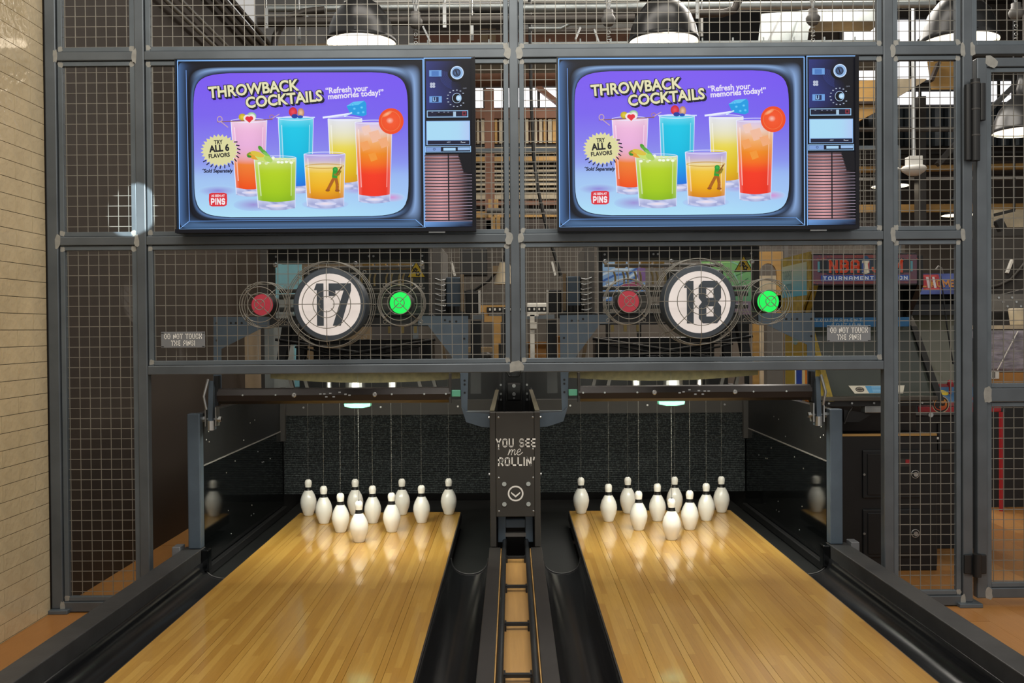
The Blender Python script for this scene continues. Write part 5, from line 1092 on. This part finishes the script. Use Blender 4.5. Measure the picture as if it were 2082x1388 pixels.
MB().bar(at(1906, 335, 4.6), at(1962, 270, 4.6), .08, .05).top('roof_strut', M['greydark'], 'slanted dark strut crossing the narrow bay', 'strut'); MB().bar(at(2010, 225, 4.6), at(2082, 155, 4.6), .06, .05).top('roof_strut', M['silver'], 'slanted bright strut behind the gate', 'strut')
t = thing('hanging_detector', 'white ceiling detector on a thin silver conduit in the narrow bay', 'detector', at(1859, 356, 2.8))
a = at(1858, 338, 2.8); MB().tube([a, Vector((a.x, 2.8, 5.5))], .02, 10).part('conduit', M['silver'], t); MB().box(a.x - .06, a.x + .06, 2.74, 2.86, a.z - .0, a.z + .09).part('box', M['offwhite'], t, bevel=.004)
MB().lathe([(.001, -.09), (.05, -.085), (.10, -.05), (.115, -.02), (.1, .0), (.001, .0)], a, n=24).part('detector_head', M['offwhite'], t)
MB().tube([at(1812, 352, 2.8), at(1826, 342, 2.8), at(1838, 348, 2.8), at(1850, 350, 2.8)], .01, 8).part('flexible_cable', M['offwhite'], t)
t = thing('track_spotlight', 'small black track spotlight behind the gate', 'spotlight', at(2028, 455, 3.0)); a = at(2028, 447, 3.0); MB().bar(a, a + Vector((.05, 0, -.1)), .07, .07).part('head', M['black'], t); MB().bar(at(2022, 437, 3.0), at(2062, 427, 3.0), .03, .03).part('arm', M['black'], t); MB().tube([at(2062, 427, 3.0), Vector((at(2062, 427, 3.0).x, 3.0, 5.5))], .012, 8).part('stem', M['black'], t)
bg(2005, 425, 2140, 462, 4.0, .1, 'slat', 'pale_bulkhead', 'pale lit bulkhead behind the gate', 'panel'); bg(2005, 462, 2140, 480, 3.6, .3, 'greydark', 'dark_header', 'dark grey header behind the gate', 'beam')

# ------------------------------------------------------------------ arcade cabinets on the right
def pic_on(p, fn, name, par, m='printed'): return p.to_mb(fn).part(name, M[m], par)
Yl = -.78; XL, XR = 1.81, 2.40
t = thing('arcade_cabinet', 'black basketball arcade cabinet with red and blue marquee right of lane 18', 'arcade cabinet', ((XL + XR) / 2, -.4, ZF))
zl0 = Z_(886, Yl, 1800)
MB().box(XL, XR, Yl, -.15, ZF, zl0).part('lower_box', M['black'], t, bevel=.004)
MB().box(XL, XR, Yl - .004, Yl + .02, zl0, zl0 + .012).part('wood_edge', M['wood'], t)
MB().box(XR, XR + .01, Yl + .02, -.2, ZF + .02, zl0).part('side_edge', M['greydark'], t)
for (a_, b_) in ((914, 1012), (1034, 1132)):
    x0, x1, z0, z1 = X_(1753, Yl, 960), X_(1871, Yl, 960), Z_(b_, Yl, 1810), Z_(a_, Yl, 1810)
    d = MB().box(x0, x1, Yl - .012, Yl, z0, z1).part('coin_door', M['blacksteel'], t, bevel=.012)
    MB().box(x0 + .025, x1 - .02, Yl - .018, Yl - .012, z0 + .02, z1 - .02).part('door_panel', M['black'], d, bevel=.008)
    xk, zk = X_(1858, Yl, 965), (z0 + z1) / 2; MB().cyl((xk, Yl - .018, zk), .013, .012, 'Y', 14, -1).part('lock', M['silver'], d); MB().ring((xk, Yl - .019, zk), .022, .003, 20).part('lock_ring', M['silver'], d)
    MB().cyl((x0 + .006, Yl - .012, zk), .007, .006, 'Y', 10, -1).part('bolt', M['silver'], d)
    if a_ == 914:
        MB().box(X_(1838, Yl, 935), X_(1848, Yl, 935), Yl - .022, Yl - .018, Z_(942, Yl, 1840), Z_(933, Yl, 1840)).part('red_button', M['redpost'], d); MB().box(X_(1826, Yl, 935), X_(1847, Yl, 935), Yl - .02, Yl - .018, Z_(947, Yl, 1840), Z_(931, Yl, 1840)).part('coin_plate', M['greydark'], d)
MB().box(X_(1910, Yl, 895), X_(1925, Yl, 895), Yl + .1, Yl + .12, Z_(897, Yl, 1917), Z_(893, Yl, 1917)).part('label_tag', M['offwhite'], t)
# open bay above, control shelf
MB().box(XL, XR, -.50, -.15, zl0, Z_(815, -.5, 1780)).part('cavity_back', M['darkwood'], t)
Ys = -.80; zs = Z_(815, Ys, 1780); zs1 = Z_(806, Ys, 1780)
MB().box(XL - .05, XR + .0, Ys, -.3, zs, zs1).part('control_shelf', mat('shelf_brown', '#4c4740', .35, .1, .15), t, bevel=.004)
for px in (1686, 1733, 1778, 1828, 1876): MB().cyl((X_(px, Ys, 817), Ys + .01, zs - .012), .006, .006, 'Y', 8, -1).part('shelf_screw', M['silver'], t)
MB().box(XL - .04, XR - .02, Ys + .02, Ys + .05, zs - .03, zs).part('shelf_lip', M['black'], t)
MB().box(X_(1763, Ys, 830), X_(1796, Ys, 830), Ys + .03, Ys + .1, Z_(840, Ys, 1780), Z_(820, Ys, 1780)).part('metal_bracket', M['silver'], t, bevel=.003)
MB().hexa([A(1716, 858, Ys + .05), A(1746, 858, Ys + .05), A(1772, 842, Ys + .05), A(1716, 832, Ys + .05)], [A(1716, 858, Ys + .3), A(1746, 858, Ys + .3), A(1772, 842, Ys + .3), A(1716, 832, Ys + .3)]).part('wire_box', M['black'], t)
MB().tube([A(1717, 862, Ys + .04), A(1726, 838, Ys + .04), A(1738, 822, Ys + .04), A(1750, 824, Ys + .04), A(1764, 834, Ys + .04)], .003, 6).part('loose_wire', M['greydark'], t)
MB().cyl(A(1893, 843, Ys), .014, .02, 'Y', 14).part('front_lock', M['silver'], t)
# sloping glass: from the shelf up and back to the title strip
za, zb_ = zs1, Z_(664, -.42, 1750); XLu, XRu = 1.81, XR
MB().hexa([(XLu, -.74, za), (XRu, -.74, za), (XRu, -.42, zb_), (XLu, -.42, zb_)], [(XLu, -.70, za), (XRu, -.70, za), (XRu, -.38, zb_), (XLu, -.38, zb_)]).part('screen_glass', M['glassgreen'], t)
def on_glass(u, v, o=0): return Vector((XLu + (XRu - XLu) * u, -.74 + .32 * v - .002 + o, za + (zb_ - za) * v + .0012 - o * .5))
p = Pic(); p.poly([(.20, .14), (.75, .14), (.71, .03), (.24, .03)], '#d8d2c0')
p.poly([(.36, .135), (.68, .135), (.66, .035), (.38, .035)], '#5a9cc8')
for k in range(5): p.line([(.42, .122 - k * .018), (.63, .122 - k * .018)], .005, '#a8d0e8')
p.ringe(.30, .085, .042, .036, .009, '#3a3430', 24); p.ell(.30, .085, .028, .024, '#8a8274'); p.text('', .274, .073, 1, '#3a3430', 0, 0, 0, 1, 1, ([(a, -b) for a, b in stroke2d('NBA', .024, .25)[0]], stroke2d('NBA', .024, .25)[1]))
pic_on(p, lambda x, y, o: on_glass(x, y, o), 'instruction_card', t)
for x, dx in ((XLu - .03, .03), (XRu, .035)):
    MB().slabx([(-.80, zs), (-.35, zs), (-.05, zb_), (-.05, Z_(520, -.45, 1750)), (-.52, Z_(520, -.53, 1750)), (-.53, Z_(580, -.53, 1750)), (-.36, Z_(640, -.4, 1750)), (-.44, zb_), (-.77, zs1 + .01)], x, x + dx).part('side_board', M['gold'] if x < 2 else M['black'], t)
p = Pic(); p.rect(0, 0, 1, 1, '#22689c'); p.block('TOURNAMENT', .035, .46, .34, .16, '#b8ccd8', 0, .108, .75); p.block('EDITION', .20, .94, .34, .16, '#b8ccd8', 0, .115, .75)
zt0, zt1 = zb_, Z_(645, -.41, 1750); MB().box(XLu, XRu, -.415, -.38, zt0, zt1).part('title_strip', M['black'], t); pic_on(p, lambda x, y, o: (XLu + (XRu - XLu) * x, -.4155 + o, zt1 - (zt1 - zt0) * y), 'title_print', t)
MB().box(XLu, XRu, -.32, -.1, zt1, Z_(580, -.53, 1750)).part('speaker_recess', M['black'], t)
# marquee with lettering
Ym = -.53; mx0, mx1, mz0, mz1 = X_(1652, Ym, 547), X_(1864, Ym, 547), Z_(577, Ym, 1757), Z_(518, Ym, 1757)
MB().box(mx0, mx1, Ym, Ym + .3, mz0 - .01, mz1 + .01).part('marquee_box', M['black'], t, bevel=.003)
p = Pic(); p.grid(lambda u, v: (u, v), 10, 6, lambda u, v: mixc('#8a3a30', '#5a4a5c', abs(u - .5) * 1.4 + .1 * math.sin(20 * v)))
for k in range(60): p.ell(random.random(), random.choice([random.uniform(0, .2), random.uniform(.85, 1)]), .006, .018, '#a8503a', None, 8)
p.rect(.06, .18, .16, .62, '#1e2226'); p.rect(.84, .18, .94, .62, '#1e2226'); p.rect(.045, .22, .065, .58, '#5a9aa0'); p.rect(.935, .22, .955, .58, '#5a9aa0'); p.rect(.13, .12, .87, .66, '#24303c')
def jam(txt, x0, x1):
    for dx, dy, c in ((.006, .02, '#1a1414'), (-.002, -.01, '#e8b080'), (0, 0, '#d0482c')):
        v, f, ww = stroke2d(txt, .46, .22, .4); p.text('', x0 + dx, .62 + dy, 1, c, 0, 0, 0, (x1 - x0) / ww, 1, (v, f))
jam('NBA', .165, .435); jam('JAM', .575, .85)
p.poly([(.462, .22), (.485, .06), (.505, .02), (.525, .06), (.548, .22), (.545, .64), (.505, .7), (.465, .64)], '#1e4a6a'); p.poly([(.47, .2), (.54, .2), (.54, .62), (.505, .66), (.47, .62)], '#d8c8a8'); p.poly([(.47, .3), (.49, .24), (.495, .44), (.49, .62), (.47, .6)], '#2a4a94'); p.poly([(.54, .22), (.525, .32), (.53, .46), (.54, .6)], '#c03a3a'); p.ell(.512, .25, .012, .035, '#f0e2c4'); p.poly([(.50, .30), (.52, .30), (.525, .46), (.532, .62), (.515, .6), (.508, .48), (.498, .58), (.488, .58)], '#f0e2c4')
p.rect(.075, .70, .925, .90, '#2350a0'); v, f, ww = stroke2d('TOURNAMENT EDITION', .13, .2, .5); p.text('', .10, .865, 1, '#e6e8ee', 0, 0, 0, .80 / ww, 1, (v, f))
pic_on(p, lambda x, y, o: (mx0 + (mx1 - mx0) * x, Ym - .001 + o, mz1 - (mz1 - mz0) * y), 'marquee_print', t, 'litprint')
# side of the marquee head: gold board with printed panel, and striped art lower down
gx = mx0 - .012
MB().slabx([(Ym - .02, mz0 - .03), (Ym - .02, mz1 + .02), (.05, mz1 + .02), (.05, mz0 - .24), (-.30, mz0 - .24)], gx - .012, gx).part('head_side', M['gold'], t)
p = Pic(); p.grid(lambda u, v: (u, v), 4, 4, lambda u, v: mixc('#a8a890', '#4a98b8', v * 1.1)); p.block('TOURNAMENT', .05, .46, .3, .16, '#2a4a5a', 0, .115, .5); p.block('EDITION', .2, .88, .3, .16, '#2a4a5a', 0, .12, .5)
pic_on(p, lambda x, y, o: (gx - .0125 + o, .03 - .53 * x, mz1 - .035 - .20 * y), 'side_print', t)
p = Pic(); p.rect(0, 0, 1, 1, '#8f7a2c'); p.rect(.0, .0, .42, 1, '#8f7a2c'); p.rect(.42, .45, .48, 1, '#c8d8e8'); p.rect(.48, .45, .72, 1, '#24409a'); p.rect(.72, .45, .84, 1, '#c8b888'); p.rect(.84, .45, 1, 1, '#c8742c'); p.ell(.45, .18, .12, .06, '#6a8a90')
pic_on(p, lambda x, y, o: (XLu - .0312 + o, .05 - .5 * x, zb_ + .02 - .55 * y), 'striped_print', t)
MB().box(XLu - .03, XRu, -.05, .05, zs, mz1).part('rear_panel', M['greydark'], t)
# second cabinet further right
t = thing('arcade_cabinet', 'red and blue fighting game arcade cabinet behind the narrow mesh bay', 'arcade cabinet', (2.85, .1, ZF))
X0, X1 = 2.47, 2.98; Y2 = -.25
MB().box(X0, X1, Y2, .5, ZF, Z_(845, Y2, 1915)).part('lower_box', M['black'], t, bevel=.004)
MB().box(X_(1905, Y2, 850), X1 - .1, Y2 - .01, Y2, Z_(915, Y2, 1915), Z_(860, Y2, 1915)).part('coin_door', M['blacksteel'], t, bevel=.015)
zc0, zc1 = Z_(838, Y2 - .12, 1915), Z_(806, Y2 - .12, 1915)
MB().box(X0, X1, Y2 - .12, Y2 + .1, zc0, zc1 - .06).part('control_box', M['redpost'], t, bevel=.006)
MB().hexa([(X0, Y2 - .12, zc1 - .06), (X1, Y2 - .12, zc1 - .06), (X1, Y2 + .14, zc1 + .06), (X0, Y2 + .14, zc1 + .06)], [(X0, Y2 - .1, zc1 - .08), (X1, Y2 - .1, zc1 - .08), (X1, Y2 + .14, zc1 + .04), (X0, Y2 + .14, zc1 + .04)]).part('control_panel', M['bluesteel'], t)
p = Pic(); p.rect(0, 0, 1, 1, '#7a2a30'); p.rect(.05, .15, .95, .85, '#3a6a98')
for k in range(12): p.ell(random.uniform(.1, .9), random.uniform(.2, .8), .06, .12, random.choice(['#d8c040', '#c03a3a', '#4aa8c8', '#2a3a6a']), None, 10)
pic_on(p, lambda x, y, o: (X0 + (X1 - X0) * x, Y2 + .14 - .26 * y - .001 + o, zc1 + .0622 - .12 * y - o), 'control_print', t)
for k in range(3): MB().lathe([(.008, 0), (.008, .05), (.02, .065), (.014, .09), (.001, .095)], (X0 + .06 + .2 * k, Y2 + .02, zc1), n=14).part('joystick', M['redpost'], t)
# round emblem on the control box
ex, ez, er = X_(1914, Y2 - .13, 822), Z_(822, Y2 - .13, 1914), .05
p = Pic(); p.ell(0, 0, 1, 1, '#141010', None, 32); p.ringe(0, 0, 1.04, 1.04, .09, '#c8b090', 36); p.grid(lambda u, v: (.80 * (u * 2 - 1) * math.sqrt(max(0, 1 - (v * 2 - 1) ** 2)), .80 * (v * 2 - 1)), 6, 8, lambda u, v: mixc('#e0a030', '#b8421e', v * 1.2))
p.poly([(-.75, .1), (-.6, -.4), (-.2, -.68), (.2, -.6), (.42, -.38), (.15, -.42), (-.1, -.25), (.25, -.1), (.55, -.2), (.5, .15), (.2, .2), (-.05, .1), (-.2, .35), (.1, .55), (-.2, .62), (-.55, .45)], '#16100e')
pic_on(p, lambda x, y, o: (ex + x * er, Y2 - .1205 + o, ez - y * er), 'round_emblem', t)
z5, z6 = zc1 + .06, Z_(640, .1, 1900)
MB().hexa([(X0, Y2 + .16, z5), (X1, Y2 + .16, z5), (X1, .18, z6), (X0, .18, z6)], [(X0, Y2 + .2, z5), (X1, Y2 + .2, z5), (X1, .22, z6), (X0, .22, z6)]).part('screen_glass', mat('pale_smoked_screen', '#6a6a5c', .08, 0, .08, 3), t)
MB().box(X0, X1, .1, .3, z6, z6 + .07).part('bezel_top', M['blacksteel'], t); MB().box(X0, X1, .26, .5, z6 + .07, Z_(598, .0, 1900)).part('speaker_recess', M['black'], t)
my0, my1 = Z_(598, .0, 1900), Z_(556, .05, 1900)
p = Pic(); p.grid(lambda u, v: (u, v), 12, 6, lambda u, v: mixc('#2a3a7a', '#5a6ab0', .5 + .5 * math.sin(9 * u + 5 * v)))
p.rect(.39, .04, .62, .80, '#c0242c'); p.rect(.42, .08, .59, .16, '#e05048'); p.rect(.42, .70, .59, .77, '#e05048'); p.rect(.45, .16, .485, .70, '#e8d0c8')
for dx, dy, c in ((.004, .03, '#201018'), (0, 0, '#e0903a')):
    v, f, ww = stroke2d('MORTAL KOMBAT', .36, .2, .3); p.text('', -.02 + dx, .66 + dy, 1, c, 0, 0, 0, .98 / ww, 1, ([(a, b) for a, b in v], f))
p.rect(.53, .16, .56, .70, '#f0e0d8')
MB().hexa([(X0, .0, my0), (X1, .0, my0), (X1, .06, my1), (X0, .06, my1)], [(X0, .3, my0), (X1, .3, my0), (X1, .3, my1), (X0, .3, my1)]).part('marquee_box', M['black'], t)
# keep the title inside the marquee: letters left of the edge are cut off by the cabinet side
p.mb.v = [(max(0, min(1, q[0])), q[1], q[2]) for q in p.mb.v]
pic_on(p, lambda x, y, o: (X0 + (X1 - X0) * x, .06 - .06 * y - .002 + o, my1 - (my1 - my0) * y), 'marquee_print', t, 'litprint')
for x in (X0 - .025, X1): MB().slabx([(Y2 - .12, zc0), (.5, zc0), (.5, my1 + .03), (.02, my1 + .03), (-.02, my0), (.2, z6 + .05), (.16, z6), (Y2 + .1, z5 + .03), (Y2 - .1, zc1)], x, x + .025).part('side_board', M['blacksteel'], t)
MB().tube([A(1912, 560, -.06), A(1918, 600, -.08), A(1925, 660, -.1), A(1938, 740, -.12)], .005, 6).part('loose_cable', M['black'], t)
MB().tube([A(1903, 548, -.02), A(1908, 541, -.02), A(1914, 545, -.02), A(1917, 556, -.02)], .006, 6).part('cable_loop', M['grey'], t)
# things behind the gate
t = thing('wrapped_pallet', 'pallet load in crinkled clear stretch wrap behind the gate', 'pallet load', at(2060, 757, 1.2)); a, b = at(2008, 757, 1.2), at(2150, 668, 1.2); MB().box(a.x, b.x, 1.2, 1.9, a.z, b.z).part('wrapped_goods', M['shrink'], t, bevel=.03); MB().bar(at(2028, 752, 1.19), at(2070, 672, 1.19), .012, .004).part('wrap_fold', M['offwhite'], t); MB().box(a.x, b.x, 1.2, 1.9, b.z, b.z + .03).part('foam_sheet', M['slat'], t)
t = thing('cardboard_tray', 'brown cardboard tray with a white label under the wrapped load', 'box', at(2060, 783, 1.15)); a, b = at(2006, 783, 1.15), at(2150, 757, 1.15); MB().box(a.x, b.x, 1.15, 1.95, a.z, b.z).part('tray', M['card'], t); MB().box(X_(2017, 1.14), X_(2032, 1.14), 1.145, 1.15, Z_(777, 1.14), Z_(761, 1.14)).part('label', M['offwhite'], t); MB().box(X_(2018, 1.14), X_(2024, 1.14), 1.143, 1.145, Z_(775, 1.14), Z_(763, 1.14)).part('print_block', M['grey'], t)
t = thing('game_table', 'black game table carrying the cardboard tray behind the gate', 'table', at(2060, 1000, 1.1)); MB().box(X_(1990, 1.1), X_(2150, 1.1), 1.1, 2.0, Z_(800, 1.1, 2060), Z_(786, 1.1, 2060)).part('top', M['blacksteel'], t); MB().box(X_(1990, 1.1), X_(2150, 1.1), 1.1, 1.14, ZF, Z_(800, 1.1, 2060)).part('front_panel', M['black'], t)
for px in (1992, 2148): MB().box(X_(px, 1.1) - .03, X_(px, 1.1) + .03, 1.9, 1.96, ZF, Z_(800, 1.1, 2060)).part('leg', M['black'], t)
for k, (px, py) in enumerate(((2036, 825),)): MB().cyl((X_(px, .95 + k * .05), .95 + k * .05, ZF), .017, Z_(py, .95 + k * .05) - ZF, 'Z', 14).top('red_post', M['redpost'], 'thin red upright post behind the lower gate mesh', 'post')
t = thing('machine_beam', 'grey riveted machine beam behind the upper gate mesh', 'machine', at(2050, 640, 1.6)); MB().box(X_(2140, 1.7), X_(2150, 1.7), 1.65, 1.75, ZF, Z_(640, 1.6)).part('stand', M['greydark'], t); MB().box(X_(2005, 1.6), X_(2150, 1.6), 1.6, 1.8, Z_(640, 1.6), Z_(605, 1.6)).part('beam', M['grey'], t); MB().box(X_(2005, 1.6), X_(2150, 1.6), 1.6, 1.8, Z_(656, 1.6), Z_(642, 1.6)).part('rack', M['black'], t)
for k in range(6): MB().cyl((X_(2030 + 9 * k, 1.6), 1.6, Z_(612 + 9 * (k % 3), 1.6)), .009, .008, 'Y', 10, -1).part('rivet', M['silver'], t)
MB().bar(at(2000, 612, 1.7), at(2150, 575, 1.7), .05, .04)  .top('sloped_beam', M['greydark'], 'sloping dark beam above the riveted beam behind the gate', 'beam')
c = at(2078, 668, 1.4); c.z = at(2060, 668, 1.2).z + .031; MB().lathe([(.085, 0), (.10, .12), (.095, .13), (.001, .128)], c, n=24).top('pale_bucket', M['slat'], 'pale greenish bucket on the wrapped load behind the gate', 'bucket')
bg(2005, 480, 2150, 600, 3.4, .05, 'greydark', 'partition_board', 'dark partition behind the slanted white strip at the gate', 'partition', ground=True)
pipe(0, 0, 0, 0, 3.38, .016, 'greydark', 'grey cable curving behind the gate mesh', 'drooping_cable', 'cable', None, [(2000, 586), (2030, 580), (2055, 568), (2075, 545), (2110, 500)])
